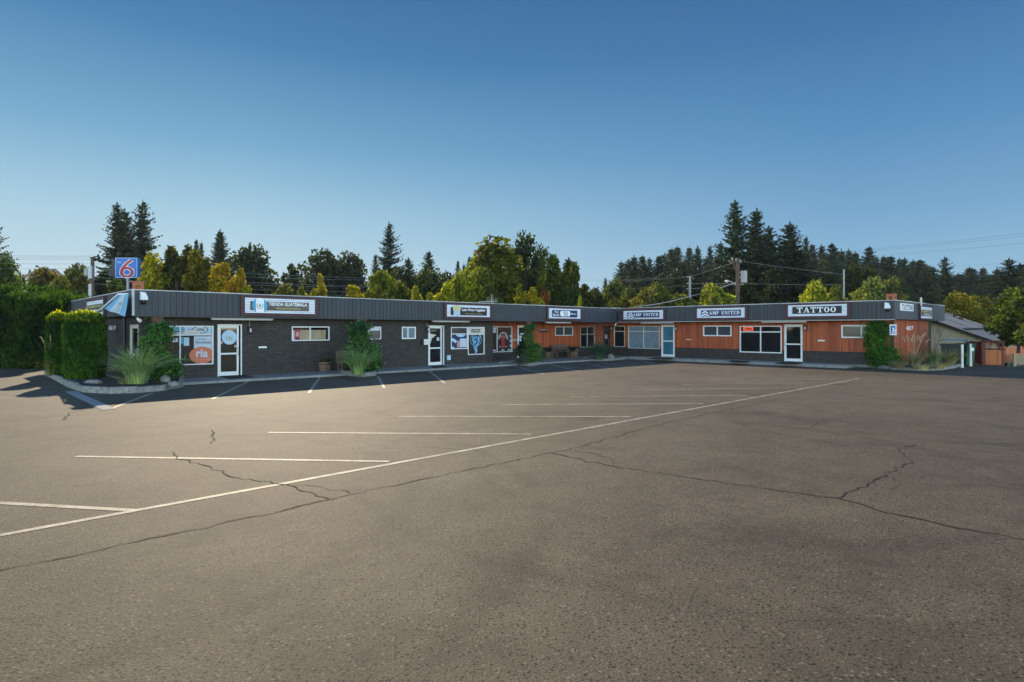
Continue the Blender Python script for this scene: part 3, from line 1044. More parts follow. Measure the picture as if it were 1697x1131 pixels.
def fascia(fr, s0, s1, d, w=.2065, plain=False):
    mb = MB()
    mb.box(s0, s1, d + .012, d + .05, ZF0 + .01, ZF1 - .01)
    k = s0
    while k < s1 - .01:
        e = min(k + w, s1)
        mb.box(k + .008, e - .008, d - .012, d + .0115, ZF0, ZF1)
        k = e
    return mb


obj("fascia", fascia('L', FA0, FA1 - .055, CF), 'fascia', B, ML)
obj("fascia", fascia('R', -CF + .055, FS1 - .055, UF), 'fascia', B, MR)
obj("fascia", fascia('R', FB, -CF - .055, FA0), 'fascia', B, MR)
mb = MB()
mb.box(UF, FE, FC, FC + .05, ZF0, ZF1)
obj("fascia", mb, 'fascia_flat', B, ML)
mb = MB()
mb.box(FE - .06, FE - .012, FC + .053, CF + 10, ZF0, ZF1)
obj("fascia", mb, 'fascia', B, ML)
mb = MB()
mb.box(FA0 + .06, FE - .07, 38.4, 38.45, ZF0, ZF1)
obj("fascia", mb, 'fascia', B, ML)
mb = MB()                                         # corner strips
mb.box(FA0 - .03, FA0 + .05, CF - .03, CF + .05, ZF0 - .005, ZF1)
obj("corner_strip", mb, 'steel', B, ML)
mb = MB()
mb.box(UF - .02, UF - .003, FC - .012, FC + .06, ZF0 - .005, ZF1)
obj("corner_strip", mb, 'fascia_flat', B, ML)
mb = MB()                                         # roof edge flashing, with small breaks and kinks
rr = random.Random(3)


def flash(mb, s0, s1, d):
    k = s0
    while k < s1:
        e = min(s1, k + rr.uniform(1.6, 3.4))
        h = rr.uniform(.0, .016)
        mb.box(k + .004, e, d - .022, d + .10, ZF1 + .002, ZF1 + .024 + h)
        k = e


flash(mb, FA0 - .03, FA1 - .1, CF)
obj("roof_edge", mb, 'flash', B, ML)
mb = MB()
flash(mb, -CF + .105, FS1, UF)
obj("roof_edge", mb, 'flash', B, MR)
mb = MB()
flash(mb, FB, -CF - .105, FA0)
obj("roof_edge", mb, 'flash', B, MR)
mb = MB()
flash(mb, UF + .105, FE, FC)
obj("roof_edge", mb, 'flash', B, ML)
mb = MB()
mb.box(FA0 + .06, FE - .07, CF + .06, 38.35, 3.28, 3.36)
mb.box(UF + .06, FE - .07, FC + .06, CF + .055, 3.28, 3.36)
obj("roof", mb, 'roof', B, ML)
mb = MB()
mb.box(FA0 + .02, UF + .03, CF + .02, 38.3, ZS + .003, ZS + .03)
mb.box(UF + .032, FE - .07, FC + .06, 38.3, ZS + .003, ZS + .03)
obj("soffit", mb, 'soffit', B, ML)
mb = MB()                                         # eaves trim under the fascia
mb.box(FA0 + .06, UF - .03, CF - .012, CF + .04, ZF0 - .045, ZF0 - .003)
obj("eaves_trim", mb, 'soffit', B, ML)
mb = MB()
mb.box(-CF + .02, FS1 - .01, UF - .012, UF + .04, ZF0 - .045, ZF0 - .003)
obj("eaves_trim", mb, 'tan_metal', B, MR)


# ---------------------------------------------------------------- windows and doors
def window(fr, o, d, glass='glass_dark', frame='white_metal', ms=(), mz=(), fw=.045, sill=False, blind=0):
    s0, s1, z0, z1 = o
    f = MB()
    a, b = d - .02, d + .06
    f.box(s0, s0 + fw, a, b, z0, z1)
    f.box(s1 - fw, s1, a, b, z0, z1)
    f.box(s0 + fw, s1 - fw, a, b, z0, z0 + fw)
    f.box(s0 + fw, s1 - fw, a, b, z1 - fw, z1)
    for k in ms: f.box(k - fw / 2, k + fw / 2, a + .004, b, z0 + fw, z1 - fw)
    for k in mz:
        xs = [s0 + fw] + [v for q in ms for v in (q - fw / 2, q + fw / 2)] + [s1 - fw]
        for i in range(0, len(xs), 2): f.box(xs[i], xs[i + 1], a + .008, b, k - fw / 2, k + fw / 2)
    w = obj("window", f, frame, B, FR[fr])
    g = MB()
    xs = [s0 + fw] + list(ms) + [s1 - fw]
    for x0, x1 in zip(xs, xs[1:]):                   # panes sit at slightly different angles, as real ones do
        g.add([(x0, d + .040, z0 + fw), (x1, d + .046, z0 + fw), (x1, d + .045, z1 - fw), (x0, d + .039, z1 - fw)], [(0, 1, 2, 3)])
    obj("pane", g, glass, w, FR[fr])
    if sill:
        q = MB()
        q.box(s0 - .05, s1 + .05, d - .07, d - .021, z0 - .06, z0 - .004)
        obj("sill", q, 'brick', w, FR[fr])
    if blind:
        q = MB()
        z = z1 - fw - .01
        while z > z1 - fw - blind:
            q.box(s0 + fw + .01, s1 - fw - .01, d + .028, d + .036, z - .028, z)
            z -= .036
        obj("blind", q, 'slat', w, FR[fr])
    return w


def door(fr, o, d, glass='glass_dark', frame='white_metal', rail=.98, fw=.075, jamb=0.0, handle=True, side=1):
    s0, s1, z0, z1 = o
    w = None
    f = MB()
    a, b = d + .0, d + .07
    j = .045
    f.box(s0, s0 + j, a - .015, b, z0, z1)
    f.box(s1 - j, s1, a - .015, b, z0, z1)
    f.box(s0 + j, s1 - j, a - .015, b, z1 - j, z1)
    e0, e1, t = s0 + j + .006, s1 - j - .006 - jamb, z1 - j - .006
    lo = z0 + .015
    f.box(e0, e0 + fw, a + .004, b - .01, lo, t)
    f.box(e1 - fw, e1, a + .004, b - .01, lo, t)
    f.box(e0 + fw, e1 - fw, a + .004, b - .01, lo, lo + .16)
    f.box(e0 + fw, e1 - fw, a + .004, b - .01, t - .09, t)
    f.box(e0 + fw, e1 - fw, a + .008, b - .01, z0 + rail - .035, z0 + rail + .035)
    w = obj("door", f, frame, B, FR[fr])
    g = MB()
    g.add([(e0 + fw, d + .040, lo + .16), (e1 - fw, d + .047, lo + .16), (e1 - fw, d + .046, t - .09), (e0 + fw, d + .039, t - .09)], [(0, 1, 2, 3)])
    obj("pane", g, glass, w, FR[fr])
    if handle:
        h = MB()
        hx = e1 - fw / 2 if side > 0 else e0 + fw / 2
        h.tube([(hx, a + .003, z0 + .85), (hx, a - .05, z0 + .88), (hx, a - .05, z0 + 1.17), (hx, a + .003, z0 + 1.20)], .012, 6)
        obj("handle", h, 'steel', w, FR[fr])
    return w


def stick(fr, parent, d, mb, mats, name="poster"):
    """flat things on a pane: pieces that do not touch become objects of their own"""
    R_ = [(min(mb.v[i][0] for i in range(a, b)) - .015, max(mb.v[i][0] for i in range(a, b)) + .015,
           min(mb.v[i][2] for i in range(a, b)) - .015, max(mb.v[i][2] for i in range(a, b)) + .015) for a, b, _, _ in mb.r]
    par = list(range(len(R_)))
    def find(i):
        while par[i] != i: i = par[i]
        return i
    for i in range(len(R_)):
        for j in range(i):
            p, q = R_[i], R_[j]
            if p[0] < q[1] and q[0] < p[1] and p[2] < q[3] and q[2] < p[3]: par[find(i)] = find(j)
    out = []
    for g in sorted({find(i) for i in range(len(R_))}):
        k = MB()
        for i, (a, b, e, f) in enumerate(mb.r):
            if find(i) == g:
                for fi in range(e, f): pass
                o = len(k.v)
                k.v += mb.v[a:b]; k.f += [tuple(x - a + o for x in mb.f[fi]) for fi in range(e, f)]; k.m += mb.m[e:f]
        out.append(obj(name, k, mats, parent, FR[fr]))
    return out


def emblem(mb, cx, cz, r, d, mg, my):
    """wreath ring with a small motif inside"""
    mb.ring(cx, cz, r, r, r * .2, r * .2, d - .002, d, mg, 16, math.radians(-215), math.radians(35))
    mb.plate([(cx - r * .35, cz - r * .4), (cx + r * .35, cz - r * .4), (cx + r * .1, cz + r * .55), (cx - r * .1, cz + r * .55)], d - .003, d, my)
    mb.plate([(cx - r * .5, cz + r * .1), (cx + r * .5, cz - r * .25), (cx + r * .5, cz - r * .12), (cx - r * .5, cz + r * .25)], d - .004, d, mg)


# window 1 with stickers and the money transfer poster
o = LO['w1']
mid = PXL(298.5)
w = window('L', o, CW, 'glass_warm', ms=(mid,), mz=(1.80,), sill=True)
dp = CW + .034
q = MB()
X = lambda x: P('L', x, 560, CW + .03)[0]
q.box(X(321.5), X(351), dp, dp + .004, .84, 1.74, 0)
q.disc(X(334.8), .98, .47, .34, dp - .003, dp, 1)
lettering(q, "ria", X(325), X(344.5), .89, 1.22, dp - .004, 0, .03)
lettering(q, "Worldwide", X(323.5), X(349.5), 1.44, 1.56, dp, 2, .01)
lettering(q, "Guatemala", X(324), X(341), 1.60, 1.67, dp, 2, .0)
lettering(q, "Money Transfer", X(324), X(349.5), .775, .815, dp - .004, 0, .0)
stick('L', w, CW, q, ['paper', 'orange', 'navy'])
q = MB()
q.box(X(299.5), X(305), dp, dp + .004, 1.85, 2.11, 2)
q.disc(X(332), 2.0, .30, .145, dp - .004, dp - .001, 1)
q.disc(X(332), 2.0, .265, .12, dp - .006, dp - .0045, 0)
lettering(q, "OPEN", X(325), X(339), 1.95, 2.06, dp - .006, 1, .03)
lettering(q, "Latinos", X(311.5), X(325), 1.96, 2.06, dp, 1, .01)
q.box(X(306), X(350.5), dp + .005, dp + .008, 1.83, 2.11, 3)
q.disc(X(317.5), 1.83, .33, .17, dp - .012, dp - .007, 4, 20, 0, math.pi)
q.box(X(304.5), X(313.5), dp, dp + .004, 1.37, 1.70, 3)
q.box(X(299), X(303.5), dp, dp + .004, 1.45, 1.72, 2)
stick('L', w, CW, q, ['paper', 'black', 'teal', 'pale_blue', 'cream'], "sticker")
q = MB()
q.box(X(285), X(297), dp, dp + .004, 1.95, 2.12, 2)
q.box(X(287), X(297), dp, dp + .004, 1.84, 1.90, 0)
q.box(X(285), X(295), dp, dp + .004, 1.52, 1.68, 0)
q.disc(X(283.5), 1.87, .08, .05, dp, dp + .004, 1, 16)
q.disc(X(302.5), 1.86, .08, .05, dp - .004, dp - .001, 1, 16)
stick('L', w, CW, q, ['paper', 'pink', 'teal'], "sticker")
# door 1
w = door('L', LO['d1'], CW, 'glass_warm', rail=.92, jamb=.075)
q = MB()
dp = CW + .034
cx_, cz_ = P('L', 380.5, 560, CW)[0], 1.69
rr_ = .30
for i in range(30):
    x0 = -1 + 2 * i / 30; x1 = -1 + 2 * (i + 1) / 30
    h0, h1 = math.sqrt(max(0, 1 - x0 * x0)), math.sqrt(max(0, 1 - x1 * x1))
    q.plate([(cx_ + x0 * rr_, cz_ - h0 * rr_), (cx_ + x1 * rr_, cz_ - h1 * rr_), (cx_ + x1 * rr_, cz_ + h1 * rr_ + 1e-4), (cx_ + x0 * rr_, cz_ + h0 * rr_ + 1e-4)],
            dp, dp + .004, 0 if abs((x0 + x1) / 2) > .36 else 1)
emblem(q, cx_, cz_ - .02, .12, dp, 2, 3)
stick('L', w, CW, q, ['pale_blue', 'paper', 'green_e', 'gold'], "sticker")
q = MB()
q.disc(P('L', 367.5, 560, CW)[0], 1.47, .05, .06, dp, dp + .004, 0, 16)
q.box(P('L', 389, 560, CW)[0], P('L', 395, 560, CW)[0], dp, dp + .004, 1.28, 1.34, 1)
q.box(P('L', 390, 560, CW)[0], P('L', 395, 560, CW)[0], dp, dp + .004, 1.35, 1.41, 2)
stick('L', w, CW, q, ['pink', 'paper', 'red'], "sticker")
# window 2: boards leaning behind the glass, a small picture
o = LO['w2']
w = window('L', o, CW, 'glass_dark', ms=(P('L', 514, 550, CW)[0],), sill=True)
q = MB()
dp = CW + .030
q.box(P('L', 488.5, 550, CW)[0], P('L', 497, 550, CW)[0], dp - .004, dp - .001, 1.56, 2.0, 0)
q.disc(P('L', 493.5, 550, CW)[0], 1.80, .085, .11, dp - .008, dp - .0045, 1, 18)
q.box(P('L', 491, 550, CW)[0], P('L', 496, 550, CW)[0], dp - .008, dp - .0045, 1.56, 1.64, 2)
q.box(P('L', 485.5, 550, CW)[0], P('L', 488.3, 550, CW)[0], dp - .004, dp - .001, 1.55, 1.98, 3)
stick('L', w, CW, q, ['red', 'pink', 'navy', 'paper'])
q = MB()
wall(q, P('L', 497.2, 550, CW)[0], P('L', 513, 550, CW)[0], 1.55, 1.99, dp, dp + .006, [], 0, .13)
wall(q, P('L', 515.3, 550, CW)[0], P('L', 540.5, 550, CW)[0], 1.55, 1.99, dp, dp + .006, [], 0, .13)
stick('L', w, CW, q, 'raw_fence', "board")
window('L', LO['w3'], CW, 'glass_screen', ms=(P('L', 611, 550, CW)[0],), sill=True, blind=.13)
window('L', LO['w4'], CW, 'glass_blind', ms=(P('L', 676, 550, CW)[0],), fw=.06, sill=True)
w = door('L', LO['d2'], CW, 'glass_dark', rail=.92, fw=.07, jamb=.10)
q = MB()
dp = CW + .034
lettering(q, "Jujitsu", P('L', 714.5, 550, CW)[0], P('L', 723, 550, CW)[0], 1.90, 1.97, dp + .004, 0, .01)
q.box(P('L', 724.5, 550, CW)[0], P('L', 728.5, 550, CW)[0], dp, dp + .004, 1.40, 1.58, 0)
for i, (xx, zz, rx, rz) in enumerate([(715.5, 1.66, .18, .12), (719, 1.70, .16, .05), (713.8, 1.50, .08, .16), (713, 1.35, .05, .12)]):
    q.disc(P('L', xx, 550, CW)[0], zz, rx, rz, dp - .002 - .002 * i, dp + .004 - .001 * i, 1, 14)
stick('L', w, CW, q, ['paper', 'cream'], "sticker")
w = window('L', LO['w5'], CW, 'glass_screen', mz=(1.76,))
o = LO['w5']
q = MB()
dp = CW + .030
zt = 1.73
q.box(o[0] + .05, o[1] - .05, dp, dp + .005, .97, zt, 1)
q.disc((o[0] + o[1]) / 2 + .12, zt - .0, .34, .14, dp - .003, dp - .0005, 2, 20, math.pi, 2 * math.pi)
q.plate([(o[0] + .06, 1.55), (o[0] + .32, 1.47), (o[0] + .44, 1.36), (o[0] + .36, 1.24), (o[0] + .22, 1.33), (o[0] + .06, 1.38)], dp - .003, dp - .0005, 2)
q.disc(o[0] + .34, 1.36, .07, .07, dp - .006, dp - .0035, 0, 16)
q.plate([(o[0] + .05, .97), (o[0] + .30, .97), (o[0] + .22, 1.04), (o[0] + .05, 1.10)], dp - .003, dp - .0005, 0)
q.box(o[0] + .66, o[1] - .06, dp - .006, dp - .003, 1.02, 1.50, 0)
q.box(o[0] + .46, o[0] + .64, dp - .006, dp - .003, 1.0, 1.38, 3)
stick('L', w, CW, q, ['paper', 'navy', 'pale_blue', 'pink'], "banner")
w = window('L', LO['w6'], CW, 'glass_dark', mz=(1.73,))
o = LO['w6']
q = MB()
dp = CW + .030
q.box(o[0] + .05, o[1] - .05, dp, dp + .005, 1.76, 2.10, 0)
q.box(o[0] + .28, o[1] - .30, dp - .004, dp - .001, 1.84, 2.02, 1)
lettering(q, "OPEN", o[0] + .32, o[1] - .34, 1.88, 1.98, dp - .004, 0, .03)
stick('L', w, CW, q, ['cream', 'dark_metal'], "open_sign")
q = MB()
q.box(o[0] + .06, o[1] - .06, dp, dp + .005, .66, 1.70, 0)
mx_ = (o[0] + o[1]) / 2
for k in range(46):                                # tangled blue figure tapering downwards
    zz = random.uniform(.72, 1.66)
    sp = .06 + .30 * max(0, (zz - .75) / .9) ** 1.2
    xx = mx_ + random.uniform(-sp, sp)
    q.plate([(xx - .05, zz - .07), (xx + random.uniform(0, .04), zz - .09), (xx + .05, zz + .06), (xx + random.uniform(-.05, 0), zz + .08)], dp - .0015 - .0004 * k, dp - .0005, 1)
for sg in (-1, 1):
    q.ring(mx_ + sg * .08, 1.42, .33, .36, .02, .02, dp - .004, dp - .001, 2, 14, math.radians(-60) if sg > 0 else math.radians(110), math.radians(70) if sg > 0 else math.radians(240))
stick('L', w, CW, q, ['black', 'ice', 'pale_blue'])
# cedar part of the left wing
w = window('L', CO['w7'], CR - .03, 'glass_warm', ms=(PXL(823.5, CR),))
o = CO['w7']
q = MB()
dp = CR - .004
mx_ = PXL(834, CR)
q.box(PXL(817, CR), PXL(822, CR), dp, dp + .004, 1.80, 2.12, 0)
lettering(q, "BARBER", mx_ - .42, mx_ + .42, 1.46, 1.66, dp + .004, 1, .015)
for k in range(18):
    a = math.pi * k / 17
    q.disc(mx_ + .36 * math.cos(a), 1.42 + .38 * math.sin(a), .05, .05, dp - .001 - .0005 * (k % 3), dp + .004, 1 if k % 2 else 0, 8)
for k in range(14):
    zz = random.uniform(1.02, 1.48)
    q.plate([(mx_ - .14 + random.uniform(-.1, .1), zz - .1), (mx_ + .08, zz - .12), (mx_ + .13, zz + .06), (mx_ - .06, zz + .1)], dp - .002 - .0005 * k, dp, 2)
lettering(q, "SHOP", mx_ - .38, mx_ + .38, .86, 1.00, dp + .002, 1, .01)
for xx in (819, 833, 843.5): q.disc(PXL(xx, CR), .68, .16, .10, dp - .002, dp + .004, 0, 12, 0, math.pi)
for zz in (.9, 1.2, 1.5): q.box(PXL(844.8, CR), PXL(847, CR), dp, dp + .004, zz, zz + .17, 0)
stick('L', w, CR, q, ['paper', 'pink', 'red'])
w = door('L', CO['d3'], CR - .03, 'glass_dark', rail=.92)
q = MB()
q.box(PXL(860.5, CR), PXL(864, CR), CR - .012, CR - .006, 1.25, 1.62, 0)
q.box(PXL(862, CR), PXL(868, CR), CR - .006, CR - .003, 1.68, 1.76, 0)
stick('L', w, CR, q, ['paper'], "notice")
window('L', CO['w8'], CR - .03, 'glass_screen', ms=(PXL(934, CR),))
window('L', CO['w9'], CR - .03, 'glass_dark', ms=(PXL(973, CR),), mz=(1.66,), frame='tan_metal')
# right wing
w = door('R', RO['d4'], UW - .03, 'glass_dark', frame='trim_dark')
q = MB()
q.box(PXR(1002), PXR(1006.5), UW - .012, UW - .006, 1.32, 1.62, 0)
stick('R', w, UW, q, ['paper'], "notice")
window('R', RO['w10'], UW - .03, 'glass_dark', mz=(1.86,), frame='cream')
window('R', RO['w11'], UW - .03, 'glass_blind', ms=(PXR(1066.8),), mz=(1.86,), frame='cream')
door('R', RO['d5'], UW - .03, 'glass_blue', rail=1.06, fw=.06)
window('R', RO['w12'], UW - .03, 'glass_screen', ms=(PXR(1189),), frame='white_metal', fw=.07)
w = window('R', RO['w13'], UW - .03, 'glass_dark', ms=(PXR(1260.8),), mz=(1.86,), fw=.06)
q = MB()
dq = UW - .008
s0, s1 = PXR(1231.8), PXR(1248.2)
q.box(s0, s1, dq, dq + .004, 1.93, 2.15, 0)
lettering(q, "OPEN", s0 + .07, s1 - .07, 1.965, 2.115, dq, 1, .05)
stick('R', w, UW, q, ['neon', 'black'], "open_sign")
w = door('R', RO['d6'], UW - .03, 'glass_dark', rail=1.0, fw=.055, side=-1)
window('R', RO['w14'], UW - .03, 'glass_screen', ms=(PXR(1428),), fw=.075)
# entrance on the left end wall
door('R', EO['e1'], A0, 'glass_dark', frame='cream', rail=.95)
mb = MB()
s_, _ = P('R', 208.5, 560, A0)
mb.tube([(s_, A0 - .05, .1), (s_, A0 - .05, 2.5)], .05, 8)
obj("downpipe", mb, 'dark_metal', B, MR)


# ---------------------------------------------------------------- redwood posts carrying the overhang
def post(fr, x, d, w=.26):
    s = P(fr, x, 535, d)[0]
    mb = MB()
    mb.box(s - w / 2, s + w / 2, d - w / 2, d + w / 2, .05, 2.33)
    mb.box(s - w / 2 - .05, s + w / 2 + .05, d - w / 2 - .03, d + w / 2 + .03, 2.33, 2.48)
    obj("post", mb, 'post_red', B, FR[fr])


post('L', 259.5, CF + .22)
post('L', 599, CF + .22)
post('L', 874, CF + .22)

# mail slots and vents are part of the walls
def plate(fr, x0, x1, z0, z1, d, m, name):
    mb = MB()
    s0, s1 = P(fr, x0, 560, d)[0], P(fr, x1, 560, d)[0]
    mb.box(s0, s1, d - .03, d - .001, z0, z1)
    mb.box(s0 + .03, s1 - .03, d - .036, d - .031, z0 + (z1 - z0) * .35, z0 + (z1 - z0) * .65)
    return obj(name, mb, m, B, FR[fr])


plate('L', 428.5, 441.5, 1.21, 1.29, CW, 'white_metal', "mail_slot")
plate('L', 850, 856.5, 1.31, 1.37, CR - .03, 'cream', "mail_slot")
plate('R', 1137.3, 1145.3, 1.31, 1.38, UW - .03, 'cream', "mail_slot")
plate('R', 1355.5, 1366.8, 1.35, 1.43, UW - .03, 'white_metal', "mail_slot")
mb = MB()
s0, s1 = P('L', 740.5, 560, CW)[0], P('L', 746.5, 560, CW)[0]
mb.box(s0, s1, CW - .03, CW - .001, .34, .60)
for k in range(4): mb.box(s0 + .03, s1 - .03, CW - .04, CW - .031, .38 + k * .05, .405 + k * .05)
obj("wall_vent", mb, 'pale_blue', B, ML)

# ================================================================== signs
def sign(fr, x0, x1, d, label, name="shop_sign", zi=(2.70, 3.33), zo=(2.57, 3.425), inset=.16, group=None):
    """maroon framed sign with white louvres; returns the root and the inner limits"""
    s0, s1 = P(fr, x0, 510, d)[0], P(fr, x1, 510, d)[0]
    loc = FR[fr] @ Vector(((s0 + s1) / 2, d, zo[0]))
    r = empty(name, loc, PHI if fr == 'L' else PHI - math.pi / 2)
    tag(r, label, "sign", group)
    t = MB()
    a, b = d - .115, d - .01
    i0, i1, j0, j1 = s0 + inset, s1 - inset, zi[0], zi[1]
    t.box(s0, i0, a, b, zo[0], zo[1]); t.box(i1, s1, a, b, zo[0], zo[1])
    t.box(i0, i1, a, b, zo[0], j0); t.box(i0, i1, a, b, j1, zo[1])
    obj("frame", t, 'maroon', r, FR[fr])
    q = MB()
    q.box(i0, i1, d - .075, b, j0, j1, 1)
    n = 9
    h = (j1 - j0) / n
    for k in range(n): q.box(i0 + .003, i1 - .003, d - .095, d - .076, j0 + k * h + .003, j0 + k * h + h * .68, 0)
    obj("louvre_panel", q, ['slat', 'slat_gap'], r, FR[fr])
    return r, i0, i1, j0, j1


def letter_objs(q, mats, r, fr):
    """every line of lettering is an object of its own"""
    for a, b, e, f in q.r:
        k = MB()
        k.add(q.v[a:b], [tuple(x - a for x in q.f[i]) for i in range(e, f)], 0)
        obj("lettering", k, mats[q.m[e]], r, FR[fr])


def board(r, fr, a, b, z0, z1, d, m):
    q = MB()
    q.box(a, b, d - .112, d - .0955, z0, z1)
    return obj("name_board", q, m, r, FR[fr])


SX = lambda fr, x, d: P(fr, x, 510, d)[0]
d = CF - .008
DL = d - .112
r, i0, i1, j0, j1 = sign('L', 397.5, 526.0, d, "long maroon framed sign with round blue and white emblem, above the leftmost shop door")
b0, b1 = SX('L', 413.3, d), SX('L', 510, d)
board(r, 'L', b0, b1, 2.81, 3.19, d, 'brown_board')
q = MB()
lettering(q, "TIENDA GUATEMALA", SX('L', 443.5, d), SX('L', 507, d), 3.01, 3.165, DL, 0, .025)
lettering(q, "TIPICOS DE TODOS SANTOS", SX('L', 455, d), SX('L', 495.5, d), 2.87, 2.945, DL, 1, .012)
letter_objs(q, ['white', 'yellow'], r, 'L')
q = MB()
cx_, cz_, rx_, rz_ = SX('L', 429, d), 3.015, .315, .31
for i in range(34):
    x0 = -1 + 2 * i / 34; x1 = -1 + 2 * (i + 1) / 34
    h0, h1 = math.sqrt(max(0, 1 - x0 * x0)), math.sqrt(max(0, 1 - x1 * x1))
    q.plate([(cx_ + x0 * rx_, cz_ - h0 * rz_), (cx_ + x1 * rx_, cz_ - h1 * rz_), (cx_ + x1 * rx_, cz_ + h1 * rz_ + 1e-4), (cx_ + x0 * rx_, cz_ + h0 * rz_ + 1e-4)],
            DL - .012, DL - .002, 0 if abs((x0 + x1) / 2) > .5 else 1)
emblem(q, cx_, cz_, .135, DL - .012, 2, 3)
obj("emblem", q, ['sky_blue', 'white', 'green_e', 'gold'], r, ML)

r, i0, i1, j0, j1 = sign('L', 734.5, 813.7, d, "black boarded sign with pale yellow and white emblem, above the window with the blue poster")
board(r, 'L', SX('L', 745, d), SX('L', 804.5, d), 2.78, 3.20, d, 'black')
q = MB()
lettering(q, "Let's Work Together", SX('L', 763.5, d), SX('L', 802, d), 2.965, 3.15, DL, 0, .03)
lettering(q, "EMPOWERMENT SERVICES", SX('L', 769, d), SX('L', 796.5, d), 2.83, 2.90, DL, 1, .01)
letter_objs(q, ['white', 'gold'], r, 'L')
q = MB()
e0, e1 = SX('L', 749.5, d), SX('L', 760.3, d)
em = (e0 + e1) / 2
q.plate([(e0, 2.74), (e1, 2.74), (e1, 3.10), (em + .1, 3.12), (em - .1, 3.12), (e0, 3.10)], DL - .008, DL, 1)
for k in range(13):
    a = math.pi * (k / 12)
    q.disc(em + .19 * math.cos(a), 3.10 + .15 * math.sin(a), .075, .065, DL - .010 - .0007 * k, DL, 0 if k % 3 else 2, 12)
q.disc(em, 3.10, .17, .14, DL - .022, DL, 0, 18)
q.plate([(em - .06, 2.70), (em + .04, 2.70), (em + .06, 3.0), (em - .02, 3.08), (em - .09, 2.95)], DL - .025, DL, 3)
obj("emblem", q, ['yellow', 'paper', 'cream', 'pale_blue'], r, ML)

r, i0, i1, j0, j1 = sign('L', 904.5, 962.8, d, "navy boarded sign with white striped pill emblem, nearest the inner corner of the shops")
board(r, 'L', SX('L', 913, d), SX('L', 954.5, d), 2.79, 3.22, d, 'navy')
q = MB()
lettering(q, "Pool", SX('L', 917, d), SX('L', 923, d), 3.03, 3.18, DL, 0, .02)
lettering(q, "Barrels", SX('L', 914.5, d), SX('L', 924.5, d), 2.84, 3.00, DL, 0, .02)
lettering(q, "Mfg Inc", SX('L', 944, d), SX('L', 953, d), 2.90, 3.06, DL, 0, .02)
letter_objs(q, ['white'], r, 'L')
q = MB()
p0, p1 = SX('L', 926, d), SX('L', 943, d)
q.plate([(p0 + .14 + .14 * math.cos(t), 3.005 + .175 * math.sin(t)) for t in np.linspace(HP, 3 * HP, 12)] +
        [(p1 - .14 + .14 * math.cos(t), 3.005 + .175 * math.sin(t)) for t in np.linspace(-HP, HP, 12)], DL - .006, DL, 0)
for k in range(4):
    xx = p0 + (p1 - p0) * (.36 + .11 * k)
    q.plate([(xx - .055, 3.16), (xx - .015, 3.16), (xx + .055, 2.86), (xx + .015, 2.86)], DL - .009, DL - .006, 1)
obj("emblem", q, ['white', 'navy'], r, ML)

d = UF - .008
DR = d - .112


def amp(x0, x1, bx0, bx1, ex, tx0, tx1, label, zi):
    r, i0, i1, j0, j1 = sign('R', x0, x1, d, label, zi=zi)
    k = (zi[1] - zi[0])
    board(r, 'R', SX('R', bx0, d), SX('R', bx1, d), zi[0] + .17 * k, zi[0] + .80 * k, d, 'navy')
    q = MB()
    slab_text(q, "AMP UNITED", SX('R', tx0, d), SX('R', tx1, d), zi[0] + .33 * k, zi[0] + .68 * k, DR, 0)
    obj("lettering", q, ['white'], r, MR)
    q = MB()
    c = SX('R', ex, d)
    for n, (zz, w, h) in enumerate([(zi[0] + .80 * k, .10, .09), (zi[0] + .50 * k, .20, .12), (zi[0] + .20 * k, .25, .13)]):
        q.plate([(c - w, zz - h * .35), (c, zz + h * .55), (c, zz + h * 1.25), (c - w, zz + h * .35)], DR - .006, DR + .001, 0)
        q.plate([(c, zz + h * .55), (c + w, zz - h * .35), (c + w, zz + h * .35), (c, zz + h * 1.25)], DR - .006, DR + .001, 0)
        q.plate([(c - w, zz - h * .75), (c, zz + h * .15), (c, zz + h * .5), (c - w, zz - h * .40)], DR - .005, DR + .001, 1)
        q.plate([(c, zz + h * .15), (c + w, zz - h * .75), (c + w, zz - h * .40), (c, zz + h * .5)], DR - .005, DR + .001, 1)
    obj("emblem", q, ['white', 'chevron'], r, MR)


amp(1031.5, 1104, 1041, 1094, 1046.5, 1051, 1092.5, "sign with blue and white chevrons above the wide pale window and the blue door", (2.70, 3.28))
amp(1152.5, 1240, 1163.5, 1229, 1170, 1176.5, 1227, "sign with blue and white chevrons above the small two pane window in the cedar wall", (2.72, 3.31))
r, i0, i1, j0, j1 = sign('R', 1302, 1410.5, d, "wide maroon framed sign reading TATTOO in white letters on black", zi=(2.74, 3.36), zo=(2.61, 3.455))
board(r, 'R', SX('R', 1314.5, d), SX('R', 1396, d), 2.87, 3.26, d, 'black')
q = MB()
slab_text(q, "TATTOO", SX('R', 1322, d), SX('R', 1386.5, d), 2.93, 3.22, DR, 0, .16)
obj("lettering", q, ['white'], r, MR)

# signs on the two end faces
d = FA0 - .008
SL = lambda x: P('R', x, 510, d)[0]
e0, e1 = SL(147), SL(177)


